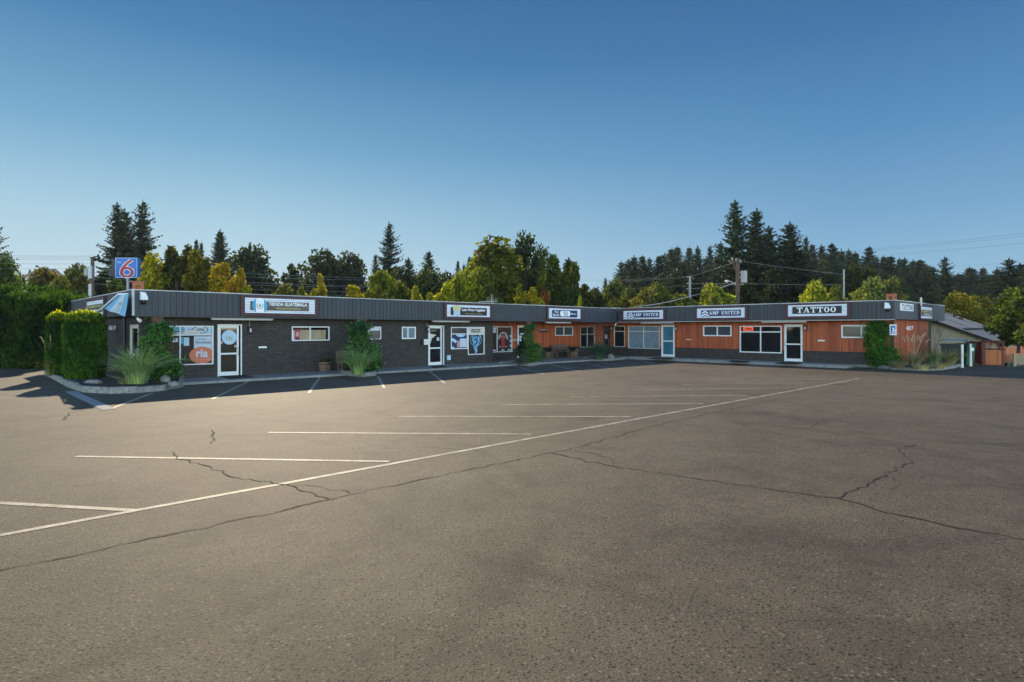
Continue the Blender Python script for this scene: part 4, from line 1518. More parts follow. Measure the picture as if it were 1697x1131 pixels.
def end_sign(fr, x0, x1, d, label, lean):
    s0, s1 = P(fr, x0, 510, d)[0], P(fr, x1, 510, d)[0]
    loc = FR[fr] @ Vector(((s0 + s1) / 2, d, 2.58))
    r = empty("end_sign", loc, PHI if fr == 'L' else PHI - math.pi / 2)
    tag(r, label, "sign")
    t = MB()
    t.box(s0, s0 + .10, d - .12, d - .01, 2.57, 3.42); t.box(s1 - .10, s1, d - .12, d - .01, 2.57, 3.42)
    t.box(s0 + .1, s1 - .1, d - .12, d - .01, 2.57, 2.63); t.box(s0 + .1, s1 - .1, d - .12, d - .01, 3.28, 3.42)
    obj("frame", t, 'maroon', r, FR[fr])
    q = MB()
    q.box(s0 + .1, s1 - .1, d - .07, d - .011, 2.63, 3.28, 1)
    for k in range(8): q.box(s0 + .103, s1 - .103, d - .095, d - .071, 2.64 + k * .081, 2.64 + k * .081 + .055, 0)
    obj("louvre_panel", q, ['slat', 'slat_gap'], r, FR[fr])
    q = MB()
    w = s1 - s0
    q.box(s0 + .1 + .06 * w, s1 - .1 - .06 * w, d - .11, d - .0955, 2.76, 3.10)
    obj("name_board", q, 'black' if fr == 'R' else 'brown_board', r, FR[fr])
    q = MB()
    lettering(q, "PALMERTON", s0 + .1 + .10 * w, s1 - .1 - .10 * w, 2.96, 3.08, d - .11, 0, .02)
    lettering(q, "Professional", s0 + .1 + .24 * w, s1 - .1 - .20 * w, 2.80, 2.92, d - .11, 1, .02)
    letter_objs(q, ['yellow', 'white'], r, fr)


end_sign('R', 147, 177, d, "louvred sign on the left end of the fascia, partly behind the blue flag", 0)
d = FC - .004
end_sign('L', 1521.5, 1542.5, d, "louvred brown sign on the right end of the fascia, next to the white TATTOO board", 0)
s0, s1 = P('L', 1491.2, 510, d)[0], P('L', 1512.8, 510, d)[0]
tb = MB()
tb.box(s0, s1, d - .03, d - .004, 2.98, 3.36, 0)
slab_text(tb, "TATTOO", s0 + .30, s1 - .15, 3.03, 3.31, d - .03, 1, .2)
tag(obj("tattoo_board", tb, ['white', 'dark_metal'], frame=ML, loc=ML @ Vector(((s0 + s1) / 2, d, 3.17))),
    "small white TATTOO board with dark letters on the right end of the fascia", "sign")
# house numbers
s0, s1 = P('R', 180.6, 545, A0)[0], P('R', 194.6, 545, A0)[0]
nb = MB()
nb.box(s0, s1, A0 - .03, A0 - .002, 1.93, 2.23, 0)
lettering(nb, "4217", s0 + .1, s1 - .1, 1.99, 2.17, A0 - .03, 1, .03)
tag(obj("number_plate", nb, ['black', 'white'], frame=MR, loc=MR @ Vector(((s0 + s1) / 2, A0, 2.08))), "black plate with white street number on the left end brick wall", "number plate")
s0, s1 = P('L', 1500.6, 545, CE)[0], P('L', 1512.2, 545, CE)[0]
nb = MB()
lettering(nb, "4217", s0, s1, 1.97, 2.20, CE - .033, 0, .035)
for i in range(4): nb.box(s0 + (s1 - s0) * (i + .35) / 4, s0 + (s1 - s0) * (i + .55) / 4, CE - .0365, CE - .031, 2.05, 2.08, 0)
tag(obj("house_number", nb, ['white'], frame=ML, loc=ML @ Vector(((s0 + s1) / 2, CE, 2.08))), "white street number on the orange cedar end wall", "house number")
# blue and white notice at the right corner
s0, s1 = P('R', 1474.5, 545, UW - .2)[0], P('R', 1486.2, 545, UW - .2)[0]
nb = MB()
dd = UW - .24
nb.box(s0, s1, dd, dd + .01, 1.72, 2.27, 0)
nb.box(s0 + .05, s1 - .05, dd - .004, dd - .0005, 1.80, 2.19, 1)
nb.plate([(s0 + .10, 1.84), (s0 + .24, 1.84), (s0 + .30, 1.96), (s0 + .16, 2.03)], dd - .008, dd - .004, 0)
nb.disc(s0 + .17, 2.06, .05, .05, dd - .008, dd - .004, 0, 14)
nb.box((s0 + s1) / 2 - .02, (s0 + s1) / 2 + .02, dd + .011, dd + .05, .1, 2.2, 2)
tag(obj("parking_notice", nb, ['white', 'motel_blue', 'dark_metal'], frame=MR, loc=MR @ Vector(((s0 + s1) / 2, dd, 0))), "blue and white notice on a thin post by the cedar corner", "sign")
# plate with white text on the cedar recess
s0, s1 = PXL(892.5, CR), PXL(906.8, CR)
nb = MB()
nb.box(s0, s1, CR - .055, CR - .032, 1.82, 2.03, 0)
lettering(nb, "SUITE 6", s0 + .08, s1 - .08, 1.93, 2.0, CR - .055, 1, .02)
tag(obj("suite_plate", nb, ['black', 'white'], frame=ML, loc=ML @ Vector(((s0 + s1) / 2, CR, 1.9))), "small black plate with white words on the cedar wall right of the shrub", "sign")


# ================================================================== lights, cameras and small fittings on the building
def strip_light(fr, x0, x1, d, label):
    s0, s1 = P(fr, x0, 528, d)[0], P(fr, x1, 528, d)[0]
    mb = MB()
    mb.box(s0, s1, d - .05, d + .10, 2.42, 2.475, 0)
    mb.box(s0 + .03, s1 - .03, d - .03, d + .08, 2.40, 2.419, 1)
    n = int((s1 - s0) / .3)
    for k in range(n + 1): mb.box(s0 + .02 + k * (s1 - s0 - .06) / n, s0 + .04 + k * (s1 - s0 - .06) / n, d - .054, d - .051, 2.41, 2.48, 0)
    tag(obj("strip_light", mb, ['tan_metal', 'bulb'], frame=FR[fr], loc=FR[fr] @ Vector(((s0 + s1) / 2, d, 2.41))), label, "light")


strip_light('L', 350, 452, CF + .08, "long pale strip light under the eaves over the leftmost shop door")
strip_light('L', 717, 777.5, CF + .08, "pale strip light under the eaves over the black glass door")
strip_light('L', 904.5, 945.5, CF + .08, "pale strip light under the striped pill sign in the recess")
strip_light('R', 1062, 1116, UF + .08, "pale strip light under the eaves over the wide pale window")
strip_light('R', 1262.5, 1336.5, UF + .08, "pale strip light under the eaves over the neon window")


def lantern(fr, x, d, zt, label, conduit=True):
    s = P(fr, x, 545, d)[0]
    loc = FR[fr] @ Vector((s, d, zt - .3))
    r = empty("wall_lantern", loc, PHI if fr == 'L' else PHI - math.pi / 2)
    tag(r, label, "lantern")
    mb = MB()
    mb.lathe([(.03, .02), (.085, 0), (.115, -.02), (.10, -.03)], 8, 0, (s, d - .14, zt))
    for k in range(4):
        a = math.pi / 4 + k * HP
        mb.tube([(s + .085 * math.cos(a), d - .14 + .085 * math.sin(a), zt - .03), (s + .065 * math.cos(a), d - .14 + .065 * math.sin(a), zt - .24)], .008, 4)
    mb.lathe([(.07, -.24), (.075, -.26), (.03, -.30)], 8, 0, (s, d - .14, zt))
    obj("cage", mb, 'dark_metal', r, FR[fr])
    mb = MB().lathe([(.04, -.22), (.055, -.13), (.03, -.04)], 8, 0, (s, d - .14, zt))
    obj("lamp_glass", mb, 'bulb', r, FR[fr])
    mb = MB().box(s - .05, s + .05, d - .03, d - .002, zt - .20, zt + .0)
    mb.tube([(s, d - .03, zt - .06), (s, d - .09, zt + .03), (s, d - .14, zt + .02)], .012, 6)
    obj("wall_bracket", mb, 'dark_metal', r, FR[fr])
    if conduit:
        mb = MB().tube([(s, d - .03, zt + .01), (s, d - .03, 2.50)], .013, 6)
        obj("conduit", mb, 'tan_metal', r, FR[fr])


lantern('L', 413, CW, 2.12, "black wall lantern on dark brick right of the leftmost shop door")
lantern('L', 707, CW, 2.14, "black wall lantern on dark brick beside the black glass door")
lantern('R', 1015, UW - .03, 2.20, "black wall lantern on cedar near the inner corner")
lantern('R', 1122.5, UW - .03, 2.20, "black wall lantern on cedar right of the blue door")
lantern('R', 1336, UW - .03, 2.22, "black wall lantern on cedar right of the tattoo shop door")


def spot(fr, x, d, label, n=1):
    s = P(fr, x, 528, d)[0]
    mb = MB()
    mb.box(s - .04, s + .04, d - .03, d + .05, 2.46, 2.483, 0)
    for k in range(n):
        dx = (k - (n - 1) / 2) * .16
        mb.tube([(s + dx, d + .01, 2.46), (s + dx * 1.6, d - .03, 2.40), (s + dx * 2 + .05, d - .16, 2.33)], [.02, .045, .065], 10, 1)
    tag(obj("floodlight", mb, ['dark_metal', 'white'], frame=FR[fr], loc=FR[fr] @ Vector((s, d, 2.4))), label, "floodlight")


spot('L', 228, CF + .05, "white floodlight under the left corner of the fascia", 1)
spot('L', 593.5, CF + .03, "small white floodlight under the eaves above the tall vine shrub", 1)
spot('R', 1021, UF + .05, "small white floodlight under the eaves near the inner corner", 1)

mb = MB()
s = P('L', 702.3, 569, CW)[0]
s0, s1 = P('L', 696.8, 569, CW)[0], P('L', 708, 569, CW)[0]
r = empty("mailbox", ML @ Vector((s, CW, 1.2)), PHI)
tag(r, "white and black wall mailbox left of the black glass door", "mailbox")
mb.box(s0 + .09, s1, CW - .17, CW - .002, 1.20, 1.50)
mb.box(s0, s0 + .088, CW - .16, CW - .002, 1.21, 1.49)
obj("body", mb, 'dark_metal', r, ML)
mb = MB()
for z0, z1 in ((1.21, 1.29), (1.305, 1.385), (1.40, 1.495)): mb.box(s0 + .10, s1 - .01, CW - .185, CW - .171, z0, z1)
obj("flap", mb, 'white_metal', r, ML)


def camera_unit(fr, x, d, zt, label):
    s = P(fr, x, 500, d)[0]
    loc = FR[fr] @ Vector((s, d, zt))
    r = empty("security_camera", loc, PHI if fr == 'L' else PHI - math.pi / 2)
    tag(r, label, "camera")
    mb = MB()
    mb.plate([(s - .11, zt), (s - .09, zt - .05), (s - .115, zt - .30), (s + .13, zt - .30), (s + .12, zt - .18), (s + .05, zt - .03)], d - .20, d - .022)
    obj("housing", mb, 'white', r, FR[fr])
    mb = MB().lathe([(.07, 0), (.085, -.04), (.075, -.12), (.04, -.155), (.01, -.165)], 14, 0, (s, d - .11, zt - .303))
    obj("dome", mb, 'glass_dark', r, FR[fr], smooth=True)
    return r


camera_unit('L', 236.5, CF, 3.40, "white security camera with black dome on the left corner of the fascia")
camera_unit('R', 1471.5, UF, 3.37, "white security camera with black dome on the right corner of the fascia")


def bracket(fr, x, d, h, label):
    s = P(fr, x, 490, d)[0]
    mb = MB()
    mb.box(s - .05, s + .05, d + .03, d + .12, 3.20, ZF1 + h)
    mb.box(s - .05, s + .05, d + .42, d + .52, 3.30, ZF1 + h)
    mb.box(s - .05, s + .05, d + .122, d + .418, ZF1 + h - .1, ZF1 + h)
    mb.box(s - .30, s - .052, d + .03, d + .12, ZF1 + h - .1, ZF1 + h)
    mb.box(s - .30, s - .20, d + .03, d + .12, 3.30, ZF1 + h - .103)
    mb.box(s - .35, s + .10, d, d + .55, ZF1 + h + .003, ZF1 + h + .03)
    tag(obj("roof_bracket", mb, 'bracket', frame=FR[fr], loc=FR[fr] @ Vector((s, d, 3.3))), label, "bracket")


bracket('L', 236, CF, .30, "reddish timber frame standing on the left corner of the roof")
bracket('R', 1479.5, UF + .1, .32, "orange timber frame standing on the right corner of the roof")

# roof aerial frame
p = at(815, 506, 44)
r = empty("roof_aerial", (p.x, p.y, 3.37), 0)
tag(r, "pale lattice aerial frame standing on the flat roof before the dark pines", "aerial")
mb = MB()
zb = 3.37
mb.tube([(p.x, p.y, zb), (p.x, p.y, zb + 1.15)], .035, 6)
obj("mast", mb, 'pole_grey', r, I4)
mb = MB()
mb.tube([(p.x - .95, p.y, zb + .63), (p.x + .42, p.y, zb + .66)], .03, 6)
mb.tube([(p.x - .75, p.y, zb + .05), (p.x, p.y, zb + .75)], .02, 6)
mb.tube([(p.x + .45, p.y, zb + .05), (p.x, p.y, zb + .75)], .02, 6)
for k in (-.35, -.15, .12, .3): mb.tube([(p.x + k, p.y, zb + .6), (p.x + k, p.y, zb + .95)], .012, 5)
mb.tube([(p.x - .7, p.y, zb + .09), (p.x + .5, p.y, zb + .16)], .03, 6)
obj("arm", mb, 'pole_grey', r, I4)
p = at(1008, 503, 50)
mb = MB()
for k, (a, b, z) in enumerate([(-1.1, 1.0, .36), (-1.0, .9, .20), (-1.1, 1.0, .06)]):
    mb.tube([(p.x + a, p.y + k * .02, 3.37 + z), (p.x + b, p.y + k * .02, 3.37 + z + .04)], .028, 6)
for a in (-.9, -.1, .5): mb.tube([(p.x + a, p.y + .06, 3.30), (p.x + a, p.y + .06, 3.78)], .03, 6)
tag(obj("roof_rail", mb, 'pole_grey', loc=(p.x, p.y, 3.37)), "pale low pipe rail on the roof over the inner corner", "rail")
p = at(1526.5, 500, 33.2)
mb = MB()
mb.tube([(p.x, p.y, 3.3), (p.x, p.y, 3.75)], .05, 8)
tag(obj("vent_pipe", mb, 'cream', loc=(p.x, p.y, 3.3)), "short pale vent pipe on the roof at the right end", "pipe")


# ---------------------------------------------------------------- flags
def flag(name, corners, fr, d, label, ripple, dirty=False):
    """cloth between four pixel corners TL, TR, BR, BL hung in the plane at depth d"""
    c = [P(fr, x, y, d) for x, y in corners]
    nu, nv = 30, 22
    mb = MB()
    vs = []
    for j in range(nv + 1):
        for i in range(nu + 1):
            u, v = i / nu, j / nv
            s = (c[0][0] * (1 - u) + c[1][0] * u) * (1 - v) + (c[3][0] * (1 - u) + c[2][0] * u) * v
            z = (c[0][1] * (1 - u) + c[1][1] * u) * (1 - v) + (c[3][1] * (1 - u) + c[2][1] * u) * v
            z -= .06 * math.sin(math.pi * u) * (1 - v)
            vs.append((s, d + ripple * (math.sin(u * 9 + v * 2.2) + .5 * math.sin(u * 17 + v * 5)) * (.3 + v), z))
    fs, ms = [], []
    for j in range(nv):
        for i in range(nu):
            k = j * (nu + 1) + i
            fs.append((k, k + 1, k + nu + 2, k + nu + 1))
            u = (i + .5) / nu
            ms.append(1 if .32 < u < .68 else 0)
    mb.v, mb.f, mb.m = vs, fs, ms
    return mb, c


M['cloth_blue'] = mat("cloth_blue", (0.20, 0.45, 0.66), 0.8, var=.15, scale=3)
M['cloth_white'] = mat("cloth_white", (0.56, 0.66, 0.74), 0.8, var=.1, scale=3)
d = FA0 - .28
mb, c = flag("flag", [(196.5, 487.5), (213.6, 485.5), (208.5, 525.5), (172.5, 512)], 'R', d, "", .03)
r = empty("flag", MR @ Vector((c[0][0], d, c[2][1])), PHI - math.pi / 2)
tag(r, "large sky blue and white flag hanging wind blown from the left fascia end", "flag")
obj("cloth", mb, ['cloth_blue', 'cloth_white'], r, MR, smooth=True)
mb = MB()
p0, p1 = P('R', 169, 513.5, d), P('R', 198, 488, d)
mb.tube([(p0[0], d - .05, p0[1]), (p1[0], d - .04, p1[1]), (p1[0] + .12, d + .25, p1[1] + .02)], [.035, .03, .03], 8)
obj("flagpole", mb, 'white', r, MR)
mb = MB()
ce = P('R', 200.5, 509, d)
mb.ring(ce[0], ce[1], .16, .17, .03, .03, d - .075, d - .070, 0, 20)
obj("emblem", mb, 'green_e', r, MR)
d = FA0 + .9
mb, c = flag("flag", [(231.5, 565), (245.5, 557), (246.5, 572), (241, 580)], 'R', d, "", .02)
r = empty("small_flag", MR @ Vector((c[0][0], d, c[2][1])), PHI - math.pi / 2)
tag(r, "small sky blue flag half hidden by the shrub at the left corner", "flag")
obj("cloth", mb, ['cloth_blue', 'cloth_white'], r, MR, smooth=True)
mb = MB()
p0, p1 = P('R', 231, 567, d), P('R', 246, 553, d)
mb.tube([(p0[0], d + .03, p0[1]), (p1[0], d + .03, p1[1])], .018, 6)
obj("flagpole", mb, 'white', r, MR)


# ---------------------------------------------------------------- door mats
def door_mat(px, z, label):
    pts = [G(x, y, z) for x, y in px]
    mb = MB().prism([(p.x, p.y) for p in pts], z + .002, z + .016)
    c = sum(pts, Vector()) / len(pts)
    tag(obj("door_mat", mb, 'rubber', loc=(c.x, c.y, z)), label, "mat")


door_mat([(363, 624), (402, 621.8), (423, 625.5), (380, 628.6)], SWL, "black rubber mat before the white framed leftmost door")
door_mat([(713, 607.5), (735, 606.2), (742, 608.8), (718, 610.5)], SWL, "black rubber mat before the black glass door")
door_mat([(1085, 593.3), (1117, 594), (1108, 596.2), (1073, 595.2)], SWR, "black rubber mat before the blue glass door")
door_mat([(1213, 598.0), (1243, 599.1), (1236, 601.2), (1206, 600.1)], SWR, "black mat on the pavement under the small cedar wall window")
door_mat([(1297, 599.8), (1331, 600.9), (1321, 604.1), (1284, 602.9)], SWR, "black rubber mat before the tattoo shop door")

# ================================================================== planters
def planter(px, back, h, label, name="planter", kw=.16):
    """kerbed bed: front edge from pixels on the lot, back edge from building frame points"""
    pts = [G(x, y) for x, y in px] + [ML @ Vector((a, c, 0)) for a, c in back]
    c = sum(pts, Vector()) / len(pts)
    inner = [p + (c - p).normalized() * kw * 1.15 for p in pts]
    r = empty(name, (c.x, c.y, 0), 0)
    tag(r, label, "planter")
    mb = MB()
    n = len(pts)
    rg = random.Random(len(px))
    for i in range(n):
        a, b = pts[i], pts[(i + 1) % n]
        d, e = inner[i], inner[(i + 1) % n]
        m = max(1, int((b - a).length / 1.1))
        for k in range(m):
            t0, t1 = k / m + .004, (k + 1) / m - .004
            q = [a.lerp(b, t0), a.lerp(b, t1), d.lerp(e, t1), d.lerp(e, t0)]
            mb.prism([(v.x, v.y) for v in q], -.02, h + rg.uniform(-.02, .012))
    obj("kerb", mb, 'kerb', r, I4)
    mb = MB()
    mb.prism([(p.x, p.y) for p in inner], -.02, h - .05)
    obj("soil", mb, 'soil', r, I4)
    return r


PH = .20
planter([(73, 621), (92, 631), (112, 642), (136, 650.5), (180, 653), (230, 651.5), (275, 647.5), (304, 641.5), (304, 633)], [(A0 + 1.2, 25.6), (A0 - .4, 26.0), (A0 - .55, 31.5)], PH,
        "large curved concrete kerb planter at the left end of the shops")
planter([(560, 617.5), (566, 622), (600, 625.3), (622, 623), (630, 616.5)], [(15.0, 25.1), (13.5, 25.0)], .17, "kerbed planter before the brick wall with the tall vine shrub and grass")
planter([(852, 603.5), (862, 606.5), (882, 607.3), (899, 604), (900, 600.5)], [(25.3, 25.3), (23.3, 25.2)], .17, "kerbed planter with vine shrub beside the brick paving")
planter([(966, 597), (985, 598.8), (1008, 598.6), (1036, 596.3), (1032, 594)], [(UW - .5, CR - 1.0), (UW - 2.4, CR - .6)], .15, "kerbed planter in the inner corner of the shops")
pe = [P('R', 1432, 600, UW)[0]]
planter([(1434, 606), (1445, 609.5), (1478, 613), (1530, 615), (1560, 614), (1583, 610.5)], [(42.0, CE - 2.0), (42.0, CE - .1), (UW - .1, CE - .1), (UW - .1, CE + 1.9)], .15,
        "kerbed planter of dry grasses at the right end of the shops")


def rock(x, y, w, h, label, z=0.15):
    p = G(x, y, z)
    rg = np.random.default_rng(int(x))
    mb = MB()
    n, m = 10, 6
    vs = []
    for j in range(m + 1):
        for i in range(n):
            a, b = 2 * math.pi * i / n, math.pi * j / m - HP
            k = 1 + rg.normal() * .1
            vs.append((p.x + w * .5 * k * math.cos(b) * math.cos(a), p.y + w * .38 * k * math.cos(b) * math.sin(a), z + h * (.35 + .65 * k * math.sin(b))))
    mb.add(vs, [(j * n + i, j * n + (i + 1) % n, (j + 1) * n + (i + 1) % n, (j + 1) * n + i) for j in range(m) for i in range(n)])
    tag(obj("rock", mb, 'rock', loc=(p.x, p.y, z)), label, "rock")


rock(155, 636, .62, .14, "flat grey rock at the foot of the front clipped column shrub")
rock(274, 633.5, .36, .24, "pale upright rock at the right end of the large planter")
rock(1012, 594, .45, .28, "pale rock beside the spiky grass in the inner corner")
rock(288, 640, .40, .16, "low broken rock on the kerb below the vine covered window")


# ================================================================== plants
def place_cloud(name, ells, n, size, loc, col, label, cat, matname='leaf', inner=.35, seed=1, stems=True, stretch=1.3, wide=.7, group=None, down=-.2, part="foliage"):
    rng = np.random.default_rng(seed)
    p, d = shell_points(ells, n, rng, inner, .2)
    loose = rng.random(len(p)) < .24
    p[loose] += d[loose] * np.abs(rng.normal(size=(loose.sum(), 1))) * .14 + rng.normal(size=(loose.sum(), 3)) * .04
    ax = d * .7 + rng.normal(size=p.shape) * .7 + np.array([0, 0, down])
    s = size * rng.uniform(.55, 1.35, len(p))
    me = mesh_from_quads(part, leaves(p, ax, s * stretch, s * wide, rng=rng), matname)
    r = empty(name, loc, 0)
    tag(r, label, cat, group)
    o = bpy.data.objects.new(part, me); COL.objects.link(o); o.parent = r
    o.color = (*col, 1)
    if stems:
        mb = MB()
        for c, rr_ in ells[:10]:
            mb.tube([(c[0] * .15, c[1] * .15, -.05), (c[0] * .6, c[1] * .6, c[2] * .5), (c[0], c[1], c[2] + rr_[2] * .4)], [.03, .02, .007], 5, cap=False)
        so = obj("stem", mb, 'bark', r)
    return r


def local(px, Y):
    """ellipsoids given as pixel centre and pixel radii on the vertical plane at depth Y, local to the base point"""
    return px


def shrub_px(name, x0, y0, z0, blobs, n, size, col, label, cat="shrub", seed=1, depth=.6, **kw):
    b = G(x0, y0, z0)
    Y = b.y
    es = []
    rg = random.Random(seed)
    for (x, y, rx, ry) in blobs:
        q = at(x, y, Y)
        k = Y / FPX
        es.append(((q.x - b.x, rg.uniform(-.15, .25), q.z - z0), (rx * k, max(rx * k * .8, depth * .4), ry * k)))
    return place_cloud(name, es, n, size, b, col, label, cat, seed=seed, **kw)


GREEN = (.040, .115, .030)
shrub_px("vine_shrub", 264, 634, .12, [(262, 618, 27, 16), (268, 603, 22, 16), (258, 588, 22, 16), (254, 570, 17, 14), (262, 556, 17, 12), (252, 546, 13, 9), (272, 548, 10, 9), (276, 612, 15, 17), (285, 607, 9, 14), (240, 566, 6, 8), (268, 542, 8, 7)],
         6500, .095, (.10, .225, .06), "leafy green vine shrub climbing the post right of the pale grass", seed=2)
shrub_px("vine_shrub", 604, 616, .12, [(612, 603, 19, 13), (598, 592, 19, 13), (594, 574, 16, 13), (597, 559, 16, 11), (624, 604, 8, 10), (584, 600, 9, 12), (592, 546, 13, 9), (598, 538, 8, 7), (608, 542, 6, 6), (621, 592, 9, 10), (616, 581, 11, 9), (585, 551, 5, 6)],
         5200, .105, (.085, .205, .07), "leafy green vine climbing the post behind the middle grass clump", seed=3)
shrub_px("vine_shrub", 884, 601, .12, [(884, 592, 14, 9), (878, 582, 13, 10), (889, 578, 9, 9), (878, 568, 9, 8), (876, 556, 7, 8), (878, 545, 8, 6), (872, 590, 8, 8), (884, 541, 5, 4), (890, 590, 8, 8)],
         4200, .095, (.10, .215, .06), "bushy green vine shrub right of the cedar recess door", seed=4)
shrub_px("tall_shrub", 1463, 607.5, .1, [(1458, 545, 17, 13), (1466, 541, 9, 9), (1448, 541, 9, 8), (1453, 560, 16, 14), (1463, 556, 15, 13), (1456, 575, 17, 13), (1464, 586, 20, 13), (1472, 596, 20, 11), (1451, 588, 13, 11), (1454, 601, 12, 7), (1480, 585, 9, 8), (1488, 600, 9, 8), (1476, 570, 5, 6), (1441, 553, 5, 5)],
         8500, .095, (.085, .22, .035), "tall rounded bright green shrub at the right corner of the cedar wall", seed=5, inner=.4)
shrub_px("small_shrub", 838 + 22, 604, .12, [(861, 598, 7, 5), (866, 594, 6, 5)], 900, .06, (.10, .13, .12), "small grey leaved shrub left of the recess planter", seed=6)
shrub_px("small_shrub", 866, 601, .12, [(864, 577, 7, 7), (862, 583, 8, 7), (866, 570, 5, 5)], 900, .08, (.02, .05, .02), "dark grassy shrub before the recess door", seed=7)


def grass_mesh(n, L, bend, w, base_r, seed, spread=1.0, lean=(0, 0), wvar=.4):
    rng = np.random.default_rng(seed)
    K = 5
    V = []
    for i in range(n):
        a = rng.random() * 6.283
        br = base_r * math.sqrt(rng.random())
        b0 = np.array([br * math.cos(a + rng.normal() * .5), br * math.sin(a + rng.normal() * .5), 0])
        o = np.array([math.cos(a), math.sin(a), 0]) * spread + np.array([lean[0], lean[1], 0])
        ln = L * rng.uniform(.55, 1.1)
        be = bend * rng.uniform(.3, 1.25)
        t = np.linspace(0, 1, K)
        out = ln * be * t ** 1.8
        up = ln * (t - .55 * be * t ** 2.6)
        pts = b0 + o[None, :] * out[:, None] + np.array([0, 0, 1.0]) * up[:, None]
        sd = np.array([-o[1], o[0], 0]) + rng.normal(size=3) * .4
        sd /= np.linalg.norm(sd)
        ww = w * rng.uniform(1 - wvar, 1 + wvar) * np.array([.8, 1, .85, .55, .08])
        l, r = pts - sd * ww[:, None] / 2, pts + sd * ww[:, None] / 2
        for k in range(K - 1): V.append([l[k], r[k], r[k + 1], l[k + 1]])
    return mesh_from_quads("blades", np.array(V), 'grass_blade')


def grass_clump(x, y, z, n, L, bend, w, base_r, col, label, seed, plumes=0, plume_len=1.2, spread=1.0, lean=(0, 0), cat="grass clump", pcol=None, pw=.05, pl=.26):
    b = G(x, y, z)
    r = empty("grass_clump", b, 0)
    tag(r, label, cat)
    o = bpy.data.objects.new("blades", grass_mesh(n, L, bend, w, base_r, seed, spread, lean)); COL.objects.link(o); o.parent = r
    o.color = (*col, 1)
    if plumes:
        rg = random.Random(seed)
        mb = MB()
        for k in range(plumes):
            a = rg.random() * 6.283
            ln = plume_len * rg.uniform(.8, 1.1)
            sp = rg.uniform(.08, .42)
            pts = [(0, 0, 0), (math.cos(a) * sp * ln * .35, math.sin(a) * sp * ln * .35, ln * .55), (math.cos(a) * sp * ln, math.sin(a) * sp * ln, ln)]
            mb.tube(pts, [.006, .005, .004], 4)
            e = Vector(pts[2])
            dr = (e - Vector(pts[1])).normalized()
            mb.tube([e - dr * .04, e + dr * pl * .4, e + dr * pl * .8 + Vector((math.cos(a) * .03, math.sin(a) * .03, -.015)), e + dr * pl + Vector((math.cos(a) * .06, math.sin(a) * .06, -.04))], [pw * .3, pw * .5, pw * .4, .004], 5)
        obj("seed_heads", mb, pcol or 'flower', r)
    return r


grass_clump(228, 636, .16, 560, 1.65, .82, .026, .26, (.28, .38, .19), "large pale green fountain grass in the left planter", 11, spread=.95)
grass_clump(208, 637, .14, 160, .55, .9, .012, .22, (.22, .21, .13), "low straw coloured grass under the fountain grass", 12)
grass_clump(84, 622, .15, 70, .85, .55, .013, .2, (.26, .26, .12), "sparse yellow grass with tall seed heads behind the clipped columns", 13, plumes=7, plume_len=1.7)
grass_clump(593, 620.5, .14, 400, 1.45, .74, .024, .24, (.22, .34, .15), "fountain grass in the planter before the brick wall", 14)
grass_clump(993, 596.5, .12, 420, 1.35, .62, .035, .22, (.06, .115, .085), "spiky blue green grass in the inner corner planter", 15)
grass_clump(1516, 611, .1, 260, 1.10, .62, .020, .20, (.27, .25, .18), "dry grass with tall pinkish plumes before the cedar end wall", 16, plumes=16, plume_len=1.45)
grass_clump(1546, 609.5, .1, 220, 1.05, .34, .020, .20, (.16, .22, .08), "upright green grass with reddish tops right of the plumed grass", 17, plumes=30, plume_len=1.6, pcol='post_red', pw=.02, pl=.3)
grass_clump(1572, 606, .1, 280, 1.15, .72, .020, .22, (.30, .28, .15), "rounded straw coloured grass beside the refuse container", 18)
grass_clump(1527, 613.5, .1, 260, .45, .85, .012, .25, (.48, .42, .27), "low tuft of straw grass at the planter's front kerb", 19)
grass_clump(1556, 612, .1, 260, .48, .85, .012, .25, (.42, .38, .24), "low tuft of straw grass right of the front kerb", 20)
grass_clump(1488, 610.5, .1, 300, .55, .8, .012, .3, (.28, .25, .16), "low brownish grass at the foot of the tall green shrub", 21)
grass_clump(868, 603.5, .12, 120, .55, .7, .02, .14, (.14, .19, .18), "small silver blue grass in the recess planter", 22)
# bare vine stems on a trellis in the inner corner
b = G(995, 596, .1)
mb = MB()
rg = random.Random(5)
for k in range(9):
    x0, x1 = rg.uniform(-.12, .12), (-.55 + .14 * k)
    mb.tube([(x0, 0, 0), (x0 + (x1 - x0) * .3, .05, 1.1), (x1 * .9, .1, 1.9), (x1, .12, 2.3)], [.016, .014, .011, .008], 5)
o = empty("bare_vine", b, 0)
tag(o, "bare pale vine stems fanning up above the spiky corner grass", "vine")
obj("stem", mb, 'pole_wood', o)
mb = MB()
for zz in (1.5, 1.9, 2.2): mb.tube([(-.6, .15, zz), (.6, .15, zz)], .012, 5)
obj("trellis", mb, 'pole_wood', o)


